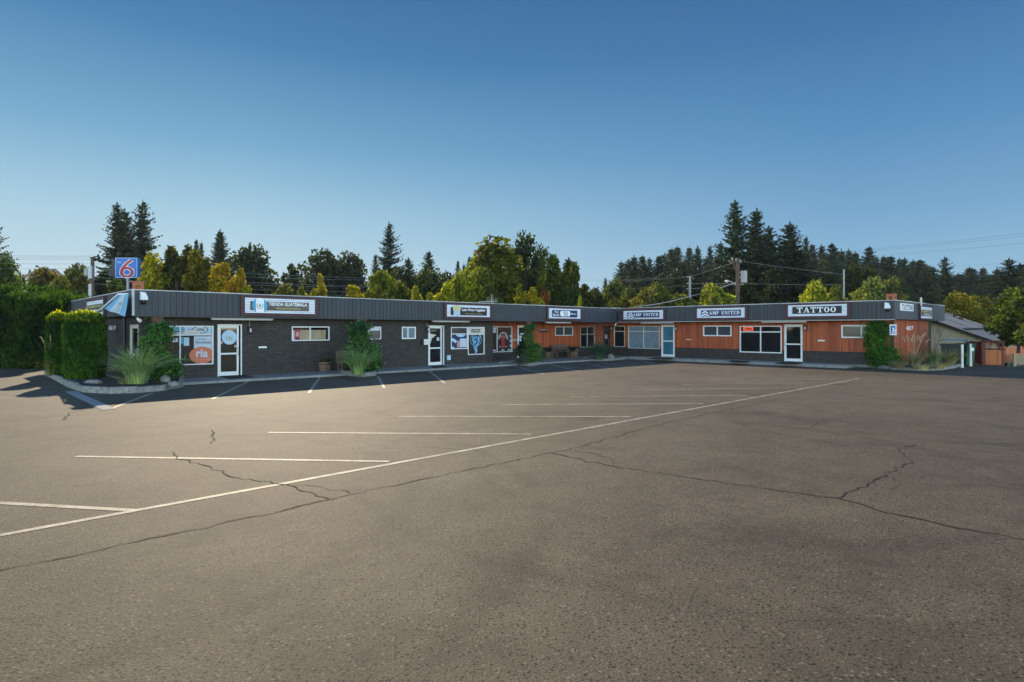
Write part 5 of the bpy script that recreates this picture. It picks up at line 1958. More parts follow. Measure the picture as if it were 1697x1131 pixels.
# clipped column shrubs and the tall dark hedge ----------------------------------
def column_shrub_mesh(seed, w, h, n, size, square=2.6, ragged=.06, taper=.0, deep=.25):
    """dense clipped shrub: sprays over a superelliptic drum with a rounded shoulder, plus an inner body"""
    rng = np.random.default_rng(seed)
    z = rng.random(n)
    a = rng.random(n) * 6.283
    top = rng.random(n) < .30
    def rad(zf): return (w / 2) * np.minimum(1, ((1 - zf) / .17 + .01)) ** .5 * np.minimum(1, .82 + zf * 1.2) * (1 - taper * zf)
    r = rad(z)
    bump = 1 + .06 * np.sin(a * 5 + z * 3 + seed) * np.sin(z * 9 + a * 3) + .03 * np.sin(a * 17 + z * 23)
    rr_ = r * bump * (1 - deep * rng.random(n) ** 2.2)
    zz = z * h
    k = top
    rr_[k] = (w / 2) * .93 * np.sqrt(rng.random(k.sum()))
    zz[k] = h * (1 - .09 * (rr_[k] / (w / 2)) ** 3) + rng.normal(size=k.sum()) * ragged
    d = np.stack([np.cos(a), np.sin(a), np.zeros(n)], 1)
    p = d * rr_[:, None]
    p[:, 2] = zz
    ax = d * .55 + np.array([0, 0, 1.0]) + rng.normal(size=(n, 3)) * .45
    s = size * rng.uniform(.6, 1.4, n)
    Q = leaves(p, ax, s * 1.6, s * .75, rng=rng)
    m = 20                                           # opaque inner body, a little smaller
    V = []
    zs = np.linspace(0, .985, 10)
    for i in range(9):
        for j in range(m):
            t0, t1 = 2 * math.pi * j / m, 2 * math.pi * (j + 1) / m
            r0, r1 = float(rad(zs[i])) * .80, float(rad(zs[i + 1])) * .80
            V.append([[r0 * math.cos(t0), r0 * math.sin(t0), zs[i] * h * .97], [r0 * math.cos(t1), r0 * math.sin(t1), zs[i] * h * .97],
                      [r1 * math.cos(t1), r1 * math.sin(t1), zs[i + 1] * h * .97], [r1 * math.cos(t0), r1 * math.sin(t0), zs[i + 1] * h * .97]])
    return mesh_from_quads("foliage", np.concatenate([Q, np.array(V)]), 'hedge')


def column_shrub(name, me, loc, col, label, cat, sx=1, sz=1, rz=0, group=None):
    r = empty(name, loc, rz)
    r.scale = (sx, sx, sz)
    tag(r, label, cat, group)
    o = bpy.data.objects.new("foliage", me); COL.objects.link(o); o.parent = r
    o.color = (*col, 1)
    mb = MB().tube([(0, 0, -.1), (0, 0, 1.6)], [.07, .05], 7)
    t = obj("stem", mb, 'bark', r)
    return r


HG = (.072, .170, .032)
BACKLIT_TOP = (.46, .46, .03)  # yellow green of new shoots, brightened to imitate sun shining through


def backlit_growth(r, w, h, n, ragged, seed, col=BACKLIT_TOP, cone=.09):
    """fresh shoots standing up from the top, their yellow green brightened to imitate backlight"""
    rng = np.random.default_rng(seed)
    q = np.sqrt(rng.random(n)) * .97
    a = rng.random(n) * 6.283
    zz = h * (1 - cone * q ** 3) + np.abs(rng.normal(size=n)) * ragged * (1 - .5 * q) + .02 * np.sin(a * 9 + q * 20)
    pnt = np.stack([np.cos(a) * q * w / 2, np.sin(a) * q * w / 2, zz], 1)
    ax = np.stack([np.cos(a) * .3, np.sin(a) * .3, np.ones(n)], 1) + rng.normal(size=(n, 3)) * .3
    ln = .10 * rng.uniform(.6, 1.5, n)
    me = mesh_from_quads("backlit_growth", leaves(pnt, ax, ln * 1.4, ln * .5, rng=rng), 'hedge')
    o = bpy.data.objects.new("backlit_growth", me); COL.objects.link(o); o.parent = r
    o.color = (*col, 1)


cs = column_shrub_mesh(5, 1.38, 2.42, 24000, .075, ragged=.05, deep=.32)
p = at(141, 600, 23.4)
o = column_shrub("column_shrub", cs, (p.x, 23.4, .15), HG, "clipped square topped evergreen column in front, bright yellow green along its top", "shrub")
backlit_growth(o, 1.32, 2.40, 3600, .085, 1)
cs2 = column_shrub_mesh(6, .92, 2.42, 14000, .075, ragged=.05, deep=.32)
p = at(98.5, 600, 25.2)
o = column_shrub("column_shrub", cs2, (p.x, 25.2, .15), HG, "clipped evergreen column standing just behind and left of the front one", "shrub", sz=1.0)
backlit_growth(o, .88, 2.42, 2200, .08, 2)

hm = [column_shrub_mesh(40 + i, 1.7, 3.0, 11000, .10, ragged=.16, taper=.5, deep=.4) for i in range(3)]
hx = [(-70, 3.3, 29), (-40, 3.55, 28.6), (-12, 3.45, 28.2), (16, 3.62, 28.6), (42, 3.35, 28.0), (66, 3.15, 27.6), (88, 3.5, 31), (8, 3.7, 31), (35, 3.75, 31.5), (58, 3.85, 32), (105, 3.6, 34.5), (122, 3.65, 37), (136, 3.7, 40), (80, 3.8, 34), (-20, 3.6, 31.2)]
for i, (x, h, Y) in enumerate(hx):
    Y, h = Y + 4.2, h * 1.07
    q = at(x, 600, Y)
    o = column_shrub("hedge_shrub", hm[i % 3], (q.x, Y, 0), (.036, .082, .018), "tall dark evergreen of the unclipped hedge at the left edge of the lot", "shrub", 1.22, h / 3.0, i * 1.3, "evergreens of the tall hedge at the left edge")
    backlit_growth(o, 1.0, 2.96, 420, .14, 50 + i, (.10, .15, .02), .30)


# ================================================================== barrels and benches
def barrel(x, y, z, label, plant_col, seed, w=.62, h=.42):
    b = G(x, y, z)
    r = empty("barrel_planter", b, random.random())
    tag(r, label, "planter")
    mb = MB()
    n = 18
    for k in range(n):
        a0, a1 = 2 * math.pi * (k + .03) / n, 2 * math.pi * (k + .97) / n
        for r0, z0, r1, z1 in ((w * .40, 0, w * .47, h * .5), (w * .47, h * .5, w * .5, h)):
            t = .03
            vs = []
            for (rr_, zz) in ((r0, z0), (r1, z1)):
                for a in (a0, a1): vs.append((rr_ * math.cos(a), rr_ * math.sin(a), zz))
                for a in (a1, a0): vs.append(((rr_ - t) * math.cos(a), (rr_ - t) * math.sin(a), zz))
            mb.add(vs, [(3, 2, 1, 0), (4, 5, 6, 7), (0, 1, 5, 4), (1, 2, 6, 5), (2, 3, 7, 6), (3, 0, 4, 7)])
    obj("staves", mb, 'barrel', r)
    for zz, rr_ in ((.10, .425), (.30, .475)):
        q = MB()
        for k in range(24):
            a0, a1 = 2 * math.pi * k / 24, 2 * math.pi * (k + 1) / 24
            ra, rb = w * rr_ + .004, w * rr_ + .012
            q.add([(ra * math.cos(a0), ra * math.sin(a0), zz * h / .42), (ra * math.cos(a1), ra * math.sin(a1), zz * h / .42), (rb * math.cos(a1), rb * math.sin(a1), zz * h / .42 + .045), (rb * math.cos(a0), rb * math.sin(a0), zz * h / .42 + .045)], [(0, 1, 2, 3)])
        obj("hoop", q, 'dark_metal', r)
    obj("soil", MB().lathe([(w * .40, h - .09), (w * .40, h - .05)], 16), 'soil', r)
    rng = np.random.default_rng(seed)
    return r


def barrel_plant(x, y, z, col, label, seed, n=160, L=.4):
    b = G(x, y, z)
    r = empty("potted_plant", (b.x, b.y, z + .36), 0)
    tag(r, label, "plant")
    o = bpy.data.objects.new("blades", grass_mesh(n, L, .7, .018, .16, seed)); COL.objects.link(o); o.parent = r
    o.color = (*col, 1)


barrel(538, 615.2, SWL, "half barrel planter on the pavement below the plain brick wall", None, 1)
barrel_plant(538, 615.2, SWL, (.10, .12, .06), "low brownish plant in the barrel below the brick wall", 31)
barrel(909, 593.5, SWL, "half barrel planter at the left end of the recess bench", None, 2, .85, .55)
barrel_plant(909, 593.5, SWL + .1, (.035, .05, .03), "dark plant in the barrel left of the recess bench", 32, 220, .45)
barrel(948.5, 592.4, SWL, "half barrel planter at the right end of the recess bench", None, 3, .85, .55)
barrel_plant(948.5, 592.4, SWL + .1, (.035, .05, .03), "dark plant in the barrel right of the recess bench", 33, 260, .5)


def bench(s0, s1, d, z, label):
    loc = ML @ Vector(((s0 + s1) / 2, d, z))
    r = empty("bench", loc, PHI)
    tag(r, label, "bench")
    q = MB()
    for k in range(4): q.box(s0, s1, d - .42 + k * .11, d - .42 + k * .11 + .095, z + .42, z + .455)
    obj("seat", q, 'bench', r, ML)
    q = MB()
    q.box(s0 + .02, s1 - .02, d - .02, d + .015, z + .84, z + .92)
    q.box(s0 + .02, s1 - .02, d - .02, d + .015, z + .53, z + .60)
    q.box(s0 + .02, s0 + .09, d - .02, d + .015, z + .603, z + .837)
    q.box(s1 - .09, s1 - .02, d - .02, d + .015, z + .603, z + .837)
    for k in range(3): q.box(s0 + .10, s1 - .10, d - .008, d + .008, z + .62 + k * .07, z + .675 + k * .07)
    obj("backrest", q, 'bench', r, ML)
    for a in (s0 + .08, s1 - .14):
        q = MB()
        q.box(a, a + .06, d - .42, d - .36, z, z + .418)
        q.box(a, a + .06, d - .06, d - .022, z, z + .80)
        q.box(a, a + .06, d - .36, d - .06, z + .33, z + .415)
        obj("leg", q, 'bench', r, ML)


bench(P('L', 556, 590, 25.9)[0], P('L', 592, 590, 25.9)[0], 25.9, SWL, "weathered wooden bench half hidden behind the middle grass clump")
bench(P('L', 913.5, 585, CR - .35)[0], P('L', 941, 585, CR - .35)[0], CR - .35, SWL, "dark wooden bench between the two barrels in the cedar recess")

# ================================================================== poles, lamps and wires
def pole_tube(mb, x, Y, ytop, r0, r1, m=0):
    t = at(x, ytop, Y)
    mb.tube([(t.x, Y, 0), (t.x, Y, t.z)], [r0, r1], 10, m)
    return t


# right pole with transformer and street lamp
Y = 56.0
t = at(1222.5, 428, Y)
r = empty("utility_pole", (t.x, Y, 0), 0)
tag(r, "brown wooden utility pole with grey transformer and lamp arm before the tall firs", "utility pole")
mb = MB(); pole_tube(mb, 1222.5, Y, 428, .20, .15); obj("pole", mb, 'pole_wood', r, I4)
a, b = at(1213, 432.5, Y), at(1229, 436, Y)
mb = MB().tube([a, b], .09, 6); mb.tube([at(1214.5, 434, Y), at(1222, 457, Y)], .05, 6); obj("crossarm", mb, 'pole_wood', r, I4)
for x, y in ((1213.5, 430), (1220, 431), (1227, 433.5)):
    q = at(x, y, Y)
    obj("insulator", MB().lathe([(.05, -.12), (.09, -.02), (.06, .06), (.09, .10), (.02, .18)], 8, 0, q), 'pole_grey', r, I4)
q = at(1232.3, 469, Y)
k = Y / FPX
mb = MB().lathe([(4.6 * k, 0), (4.9 * k, .06), (4.9 * k, 18.5 * k), (4.2 * k, 19.6 * k), (1.2 * k, 20 * k)], 14, 0, (q.x, Y - .1, q.z))
mb.tube([(t.x, Y, q.z + .5), (q.x, Y - .1, q.z + .5)], .06, 6); mb.tube([(t.x, Y, q.z + .95), (q.x, Y - .1, q.z + .95)], .06, 6)
obj("transformer", mb, 'pole_grey', r, I4)
mb = MB().tube([at(1222.5, 476, Y), at(1219, 472, Y), at(1212, 467.5, Y), at(1207, 466, Y)], .05, 6)
mb.tube([at(1222.5, 470.5, Y), at(1214, 468.5, Y)], .035, 6); mb.tube([at(1222.5, 471.5, Y), at(1233, 471.5, Y)], .04, 6)
obj("lamp_arm", mb, 'pole_grey', r, I4)
q = at(1204.5, 466.3, Y)
mb = MB().lathe([(.02, .12), (.14, .08), (.19, -.02), (.12, -.12), (.04, -.16)], 10, 0, q)
obj("lamp_head", mb, 'bulb', r, I4)
r = empty("utility_pole", (at(1143.5, 458, 72).x, 72, 0), 0)
tag(r, "slim grey pole rising behind the roof between the two chevron signs", "utility pole")
mb = MB(); pole_tube(mb, 1143.5, 72, 458, .15, .12); obj("pole", mb, 'pole_grey', r, I4)
mb = MB()
for y in (459, 470, 479): mb.tube([at(1138, y, 72), at(1145, y, 72)], .05, 6)
obj("crossarm", mb, 'pole_grey', r, I4)
r = empty("utility_pole", (at(1398.5, 447, 62).x, 62, 0), 0)
tag(r, "slim weathered pole before the wooded hill above the tattoo sign", "utility pole")
mb = MB(); pole_tube(mb, 1398.5, 62, 447, .09, .075); obj("pole", mb, 'pole_grey', r, I4)
# left pole
Y = 48.0
t = at(153, 426, Y)
r = empty("utility_pole", (t.x, Y, 0), 0)
tag(r, "wooden utility pole with transformer can left of the blue motel sign", "utility pole")
mb = MB(); pole_tube(mb, 153.3, Y, 427, .17, .13); obj("pole", mb, 'pole_wood', r, I4)
q = at(145, 456.5, Y); k = Y / FPX
mb = MB().lathe([(4.8 * k, 0), (5 * k, .05), (5 * k, 10 * k), (3 * k, 11 * k)], 12, 0, (q.x, Y, q.z))
mb.tube([(q.x, Y, q.z + .3), (t.x, Y, q.z + .3)], .06, 6)
obj("transformer", mb, 'pole_grey', r, I4)
mb = MB()
for x, y in ((163, 425), (165, 428.5), (163.5, 432), (158, 431)):
    q = at(x, y, Y)
    mb.lathe([(.03, -.12), (.09, -.03), (.05, .03), (.08, .1), (.02, .16)], 8, 0, q)
mb.tube([at(153, 431, Y), at(165, 428, Y)], .05, 6); mb.tube([at(153, 427, Y), at(163, 424.5, Y)], .05, 6)
obj("insulator", mb, 'dark_metal', r, I4)
mb = MB(); q = at(154.5, 452, Y); mb.box(q.x - .14, q.x + .14, Y - .4, Y - .18, q.z - .5, q.z + .5); obj("meter_box", mb, 'steel', r, I4)
r = empty("steel_pole", (at(149.5, 470, 46).x, 46, 0), 0)
tag(r, "pale galvanised pole standing against the left wooden utility pole", "pole")
mb = MB(); pole_tube(mb, 149.5, 46, 471, .12, .12); obj("pole", mb, 'steel', r, I4)
# far pole with two arms
Y = 105.0
r = empty("utility_pole", (at(684.5, 461, Y).x, Y, 0), 0)
tag(r, "far pale utility pole with two crossarms above the weeping green tree", "utility pole")
mb = MB(); pole_tube(mb, 685, Y, 461, .2, .15); obj("pole", mb, 'pole_grey', r, I4)
mb = MB().tube([at(672, 465, Y), at(699, 462, Y)], .10, 6); mb.tube([at(680, 474, Y), at(692, 475, Y)], .08, 6); obj("crossarm", mb, 'pole_grey', r, I4)
# motel pole sign
Y = 58.0
c = at(212, 445, Y)
r = empty("pole_sign", (c.x, Y, 0), 0)
tag(r, "blue pole sign with a large red number 6 above the hedge", "sign")
k = Y / FPX
mb = MB()
x0, x1, z0, z1 = at(193.6, 0, Y).x, at(229.8, 0, Y).x, at(0, 461, Y).z, at(0, 428, Y).z
mb.box(x0, x1, Y - .2, Y + .2, z0, z1)
obj("cabinet", mb, 'motel_blue', r, I4)
mb = MB()
for a, b, e, f in ((x0, x1, z1 - .05, z1), (x0, x1, z0, z0 + .05), (x0, x0 + .05, z0 + .05, z1 - .05), (x1 - .05, x1, z0 + .05, z1 - .05)): mb.box(a, b, Y - .23, Y - .202, e, f)
obj("frame", mb, 'pale_blue', r, I4)
cx_ = at(212.5, 0, Y).x
for nm, m, g, dd in (("numeral_outline", 'white', .055, .205), ("numeral", 'red', 0, .215)):
    mb = MB()
    zc = at(0, 452, Y).z
    mb.ring(cx_, zc, 11.6 * k + g, 9.2 * k + g, 7.6 * k * .72 + 2 * g, 4.9 * k * .8 + 2 * g, Y - dd, Y - dd + .008, 0, 26)
    L_ = []
    R_ = []
    for t in np.linspace(0, 1, 9):                 # the tail sweeps up to the right
        ang = math.radians(178 - 62 * t)
        rx, rz = 11.6 * k + g + 8 * k * t * .0, 9.2 * k + g
        xo = cx_ - (11.6 * k + g) + t ** 1.35 * (16.5 * k) ; zo = zc + t ** .72 * (20.8 * k + g)
        L_.append((xo, zo)); R_.append((xo + (5.8 * k + 2 * g), zo - t * 1.2 * k - 2 * g * t))
    for i in range(8): mb.plate([L_[i], L_[i + 1], R_[i + 1], R_[i]], Y - dd - .003, Y - dd + .008)
    obj(nm, mb, m, r, I4)
mb = MB(); mb.tube([(c.x, Y, 0), (c.x, Y, z0 + .02)], .13, 10); obj("pole", mb, 'steel', r, I4)
mb = MB(); lettering(mb, "Motel", at(197, 0, Y).x, at(203, 0, Y).x, at(0, 437, Y).z, at(0, 433, Y).z, Y - .202); obj("lettering", mb, 'pale_blue', r, I4)
Y2 = 61.0
mb = MB()
for a, b, e, f in ((186.5, 236, 459.5, 430.5), (182, 186.4, 458.5, 443.5), (236.1, 241, 458, 440)):
    mb.box(at(a, 0, Y2).x, at(b, 0, Y2).x, Y2 - .15, Y2 + .15, at(0, e, Y2).z, at(0, f, Y2).z)
mb.tube([(at(214, 0, Y2).x, Y2, 0), (at(214, 0, Y2).x, Y2, at(0, 459, Y2).z)], .12, 8)
tag(obj("dark_sign_board", mb, 'dark_metal', loc=(at(212, 0, Y2).x, Y2, 0)), "dark stepped sign back behind the blue motel sign", "sign")


def wire(pts, rad, label, m='wire', sag=.25):
    P3 = [at(*p) for p in pts]
    q = []
    for a, b in zip(P3, P3[1:]):
        for i in range(14):
            t = i / 14
            p = a.lerp(b, t); p.z -= sag * 4 * t * (1 - t)
            q.append(p)
    q.append(P3[-1])
    mb = MB().tube(q, rad * .5, 5)
    tag(obj("overhead_wire", mb, m, loc=q[0]), label, "wire", "overhead wires")


LW_ = "thin overhead wire of the left run leading to the utility pole by the motel sign"
for y0, y1 in ((424, 424.5), (427, 426.5), (430.5, 430), (437, 437.5), (445.5, 445.5)): wire([(-30, y0 - .5, 46), (153, y1, 48)], .018, LW_, sag=.03)
LM = "overhead wire crossing the trees behind the brick wing"
for y0, y1 in ((427, 463), (437, 465), (445, 475), (452, 476), (459, 484), (470, 489)): wire([(153, y0, 48), (420, (y0 + y1) / 2 + 9, 74), (688, y1, 105)], .026, LM, 'wire_light', .1)
for y0, y1 in ((464, 470), (475, 483), (463, 468)): wire([(688, y0, 105), (960, y1 - 4, 90), (1143, y1 - 10, 72)], .022, "overhead wire between the far pale pole and the slim grey pole", 'wire', .2)
wire([(1056, 508, 48), (1140, 492, 52), (1222, 467, 56)], .06, "thick pale service cable dropping from the brown pole to the roof", 'wire_light', .12)
for y0, y1 in ((433, 459), (470, 470), (471, 479)): wire([(1222, y0, 56), (1143, y1, 72)], .022, "thin wire between the brown pole and the slim grey pole", 'wire_light', .05)
for y0, y1 in ((433, 455), (470, 472)): wire([(1226, y0, 56), (1398, y1, 62)], .018, "thin wire between the brown pole and the weathered pole", 'wire_light', .06)
for a, b in (((1380, 419), (1720, 384)), ((1400, 420), (1720, 388.5)), ((1440, 424.5), (1720, 400.5)), ((1530, 443), (1720, 432.5))):
    wire([(a[0], a[1], 74), (b[0], b[1], 60)], .020, "thin high wire against the sky at the right edge", 'wire', .1)

# ================================================================== neighbouring houses, bins, fences
HG_A = 47.0                                            # gable plane, facing the lot like the cedar wing
gp = lambda x, y, a=HG_A: (lambda q: (q[0], q[1]))(P('R', x, y, a))
e0 = gp(1552, 531.5); e1 = gp(1656, 567.5)
sl = (e1[1] - e0[1]) / (e1[0] - e0[0])
s_l, s_r = gp(1500, 540)[0], e1[0]
zl = e0[1] + (s_l - e0[0]) * sl
b = MR @ Vector(((s_l + s_r) / 2, HG_A, 0))
r = empty("house", b, PHI - math.pi / 2)
tag(r, "low beige sided house with brown shingle roof beyond the right end of the shops", "house")
q = MB()
z = 0.0
q.plate([(s_l, -.2), (s_r - .35, -.2), (s_r - .35, e1[1] - .35 * 0 - .22), (s_l, zl - .12)], HG_A + .02, HG_A + .25)
k = 0
while k < 24:                                          # lap siding courses following the slope
    z0 = .1 + k * .16
    smax = s_r - .4
    if z0 + .16 > e1[1] - .2: smax = min(smax, e0[0] + (z0 + .36 - e0[1]) / sl)
    if smax > s_l + .2: q.add([(s_l, HG_A - .012, z0), (smax, HG_A - .012, z0), (smax, HG_A + .015, z0 + .157), (s_l, HG_A + .015, z0 + .157), (s_l, HG_A + .015, z0), (smax, HG_A + .015, z0)], [(0, 1, 2, 3), (4, 5, 1, 0)])
    k += 1
obj("wall", q, 'siding', r, MR)
q = MB()
DD = 13.0
n = 9
for i in range(n):                                     # roof slope in overlapping courses
    t0, t1 = i / n, (i + 1) / n
    sa, sb = s_l + (s_r + .1 - s_l) * t0, s_l + (s_r + .1 - s_l) * t1
    za, zb_ = zl + (sa - s_l) * sl, zl + (sb - s_l) * sl
    y1_ = HG_A + DD
    q.add([(sa, HG_A - .35, za), (sb, HG_A - .35, zb_ + .005), (sb, y1_, zb_ + .005), (sa, y1_, za)], [(0, 1, 2, 3)])
obj("roof", q, 'shingle', r, MR)
q = MB()
q.add([(s_l, HG_A - .36, zl - .18), (s_r + .1, HG_A - .36, zl + (s_r + .1 - s_l) * sl - .18), (s_r + .1, HG_A - .36, zl + (s_r + .1 - s_l) * sl + .01), (s_l, HG_A - .36, zl - .01)], [(0, 1, 2, 3)])
q.add([(s_l, HG_A - .36, zl - .18), (s_r + .1, HG_A - .36, zl + (s_r + .1 - s_l) * sl - .18), (s_r + .1, HG_A + .02, zl + (s_r + .1 - s_l) * sl - .18), (s_l, HG_A + .02, zl - .18)], [(3, 2, 1, 0)])
obj("barge_board", q, 'trim_dark', r, MR)
def on_roof(x, y):
    """point where the pixel's sight line meets the roof slope"""
    dv = Vector(((x - CX) / FPX, 1, -(y - YH) / FPX))
    Mi = MR.inverted()
    o_, d_ = Mi @ Vector((0, 0, CAMH)), Mi.to_3x3() @ dv
    t = (zl + (o_.x - s_l) * sl - o_.z) / (d_.z - d_.x * sl)
    return o_ + d_ * t
for x, y, w in ((1582, 526, .10), (1592, 530, .16)):
    p = on_roof(x, y)
    q = MB().tube([(p.x, p.y, p.z - .05), (p.x, p.y, p.z + (.45 if w < .12 else .16))], w, 8)
    obj("roof_vent", q, 'trim_dark', r, MR)
p0, p1 = on_roof(1598, 547), on_roof(1638, 546)
q = MB()
for i in range(14):
    p = p0.lerp(p1, (i + .5) / 14)
    q.box(p.x - .13, p.x + .13, p.y - .12, p.y + .12, p.z - .02, p.z + .10)
obj("roof_louvre", q, 'trim_dark', r, MR)
# second roof behind with pale hip flashing
a_, b_, c_, d_ = at(1588, 524, 62), at(1700, 522.5, 66), at(1700, 580, 56), at(1648, 548, 56)
mb = MB()
q0 = [at(1585, 521.5, 64), at(1720, 522.5, 66), at(1720, 575, 57), at(1649, 548, 57)]
mb.add(q0 + [Vector((p.x + .2, p.y + 6, p.z - 1.2)) for p in q0], [(0, 3, 2, 1), (4, 5, 6, 7), (0, 1, 5, 4), (1, 2, 6, 5), (2, 3, 7, 6), (3, 0, 4, 7)])
r = empty("house", (at(1660, 0, 60).x, 60, 0), 0)
tag(r, "second brown roofed house behind the beige one, half behind the right tree", "house")
obj("roof", mb, 'shingle', r, I4)
mb = MB().tube([at(1598, 526, 63), at(1649, 547.5, 56.8)], .09, 6); obj("hip_flashing", mb, 'cream', r, I4)
mb = MB()
q1, q2 = at(1652, 550, 58), at(1715, 560, 60)
mb.box(q1.x, q2.x, 58.5, 66, 0, q1.z - .4); obj("wall", mb, 'siding', r, I4)
for x, y, Y in ((1621, 529.5, 62), (1634, 538, 60.2)):
    p = at(x, y, Y)
    obj("roof_vent", MB().box(p.x - .35, p.x + .35, Y - .3, Y + .3, p.z - .25, p.z + .1), 'trim_dark', r, I4)

# left far house with a dark hip roof
Y = 92.0
r = empty("house", (at(72, 0, Y).x, Y, 0), 0)
tag(r, "far house with dark hip roof above the hedge at the left", "house")
mb = MB()
A_ = [at(34, 459, Y), at(112, 462, Y), at(112, 462, Y + 9), at(34, 459, Y + 9), at(62, 446.5, Y + 4.5), at(92, 445.5, Y + 4.5)]
mb.add(A_, [(0, 1, 5, 4), (1, 2, 5), (2, 3, 4, 5), (3, 0, 4)])
obj("roof", mb, 'shingle_dark', r, I4)
a_, b_ = at(40, 459, Y), at(108, 462, Y)
mb = MB().box(a_.x, b_.x, Y + .6, Y + 8.4, 0, a_.z - .05); obj("wall", mb, 'stucco', r, I4)
for x0, x1 in ((58, 66), (80, 90), (96, 104)):
    p, p2 = at(x0, 476, Y), at(x1, 466, Y)
    f_ = obj("window", MB().box(p.x, p2.x, Y + .52, Y + .60, p.z, p2.z), 'white_metal', r, I4)
    obj("pane", MB().box(p.x + .1, p2.x - .1, Y + .50, Y + .518, p.z + .1, p2.z - .1), 'glass_dark', f_, I4)
obj("chimney", MB().box(at(93, 0, Y).x, at(96, 0, Y).x, Y + 4, Y + 4.5, 6, at(0, 441, Y).z), 'trim_dark', r, I4)
# pale house behind the first sign
Y = 112.0
r = empty("house", (at(470, 0, Y).x, Y, 0), 0)
tag(r, "far pale house with low gable roof above the leftmost sign", "house")
a_, b_ = at(446, 477.5, Y), at(500, 477.5, Y)
mb = MB().box(a_.x, b_.x, Y, Y + 9, 0, a_.z); obj("wall", mb, 'stucco', r, I4)
mb = MB()
A_ = [at(444, 478.5, Y - .6), at(502, 478.5, Y - .6), at(502, 478.5, Y + 9), at(444, 478.5, Y + 9), at(452, 471, Y + 4.5), at(496, 471, Y + 4.5)]
mb.add(A_, [(0, 1, 5, 4), (1, 2, 5), (2, 3, 4, 5), (3, 0, 4), (3, 2, 1, 0)])
A_ = [at(454, 474, Y - 1), at(472, 474, Y - 1), at(472, 474, Y + 4), at(454, 474, Y + 4), at(460, 468.2, Y + 1), at(463, 468.2, Y + 3)]
mb.add(A_, [(0, 1, 4), (1, 2, 5, 4), (2, 3, 5), (3, 0, 4, 5)])
obj("roof", mb, 'shingle', r, I4)
for x0, x1 in ((447.5, 453), (470, 478), (486, 492)):
    p, p2 = at(x0, 489, Y), at(x1, 481, Y)
    f_ = obj("window", MB().box(p.x, p2.x, Y - .06, Y - .002, p.z, p2.z), 'white_metal', r, I4)
    obj("pane", MB().box(p.x + .1, p2.x - .1, Y - .09, Y - .062, p.z + .1, p2.z - .1), 'glass_dark', f_, I4)

# refuse container with curved blue lid
p = G(1566, 607)
r = empty("refuse_container", p, PHI - math.pi / 2 + .1)
tag(r, "dark refuse container with curved blue lid behind the straw grass", "container")
mb = MB()
mb.plate([(-.1, .12), (.72, .12), (.80, 1.15), (-.2, 1.15)], 0, 1.1)
mb.box(-.26, .85, -.05, 1.15, 1.153, 1.22)
obj("body", mb, 'bin_dark', r)
mb = MB()
n = 8
for i in range(n):
    t0, t1 = i / n, (i + 1) / n
    f0, f1 = 1.23 + .24 * math.sin(math.pi * (.15 + .6 * t0)) * (1 - .35 * t0), 1.23 + .24 * math.sin(math.pi * (.15 + .6 * t1)) * (1 - .35 * t1)
    mb.plate([(-.28 + 1.30 * t0, f0), (-.28 + 1.30 * t1, f1), (-.28 + 1.30 * t1, f1 + .05), (-.28 + 1.30 * t0, f0 + .05)], -.08, 1.2)
obj("lid", mb, 'lid_blue', r)
for x in (.0, .6):
    for y in (.12, .9):
        obj("wheel", MB().tube([(x, y, .07), (x + .05, y, .07)], .07, 12), 'dark_metal', r)
p = G(1600, 606)
r = empty("wheelie_bin", p, .2)
tag(r, "tall green wheelie bin between the two white bollards", "bin")
mb = MB().add([(-.24, -.28, .06), (.24, -.28, .06), (.24, .25, .06), (-.24, .25, .06), (-.30, -.34, 1.12), (.30, -.34, 1.12), (.30, .34, 1.12), (-.30, .34, 1.12)],
              [(0, 3, 2, 1), (4, 5, 6, 7), (0, 1, 5, 4), (1, 2, 6, 5), (2, 3, 7, 6), (3, 0, 4, 7)])
obj("body", mb, 'bin_green', r)
mb = MB().plate([(-.33, 1.125), (.33, 1.125), (.33, 1.17), (.24, 1.24), (-.24, 1.24), (-.33, 1.17)], -.38, .36)
obj("lid", mb, 'bin_green', r)
for x in (-.24, .20): obj("wheel", MB().tube([(x, .28, .11), (x + .05, .28, .11)], .11, 14), 'dark_metal', r)
obj("label_sticker", MB().box(.02, .18, -.345, -.33, .82, 1.0), 'white', r)
for x, y, yt, lab in ((1594.5, 609.5, 571, "nearer white bollard left of the green wheelie bin"), (1608.5, 607, 570, "white bollard right of the green wheelie bin")):
    p = G(x, y)
    zt = CAMH - (yt - YH) * p.y / FPX
    mb = MB().lathe([(.058, 0), (.058, zt - .05), (.045, zt - .01), (.02, zt)], 14)
    mb.v = [(v[0] + p.x, v[1] + p.y, v[2]) for v in mb.v]
    mb.lathe([(.085, 0), (.085, .03)], 14, 0, p)
    tag(obj("bollard", mb, 'white_metal', loc=p), lab, "bollard")


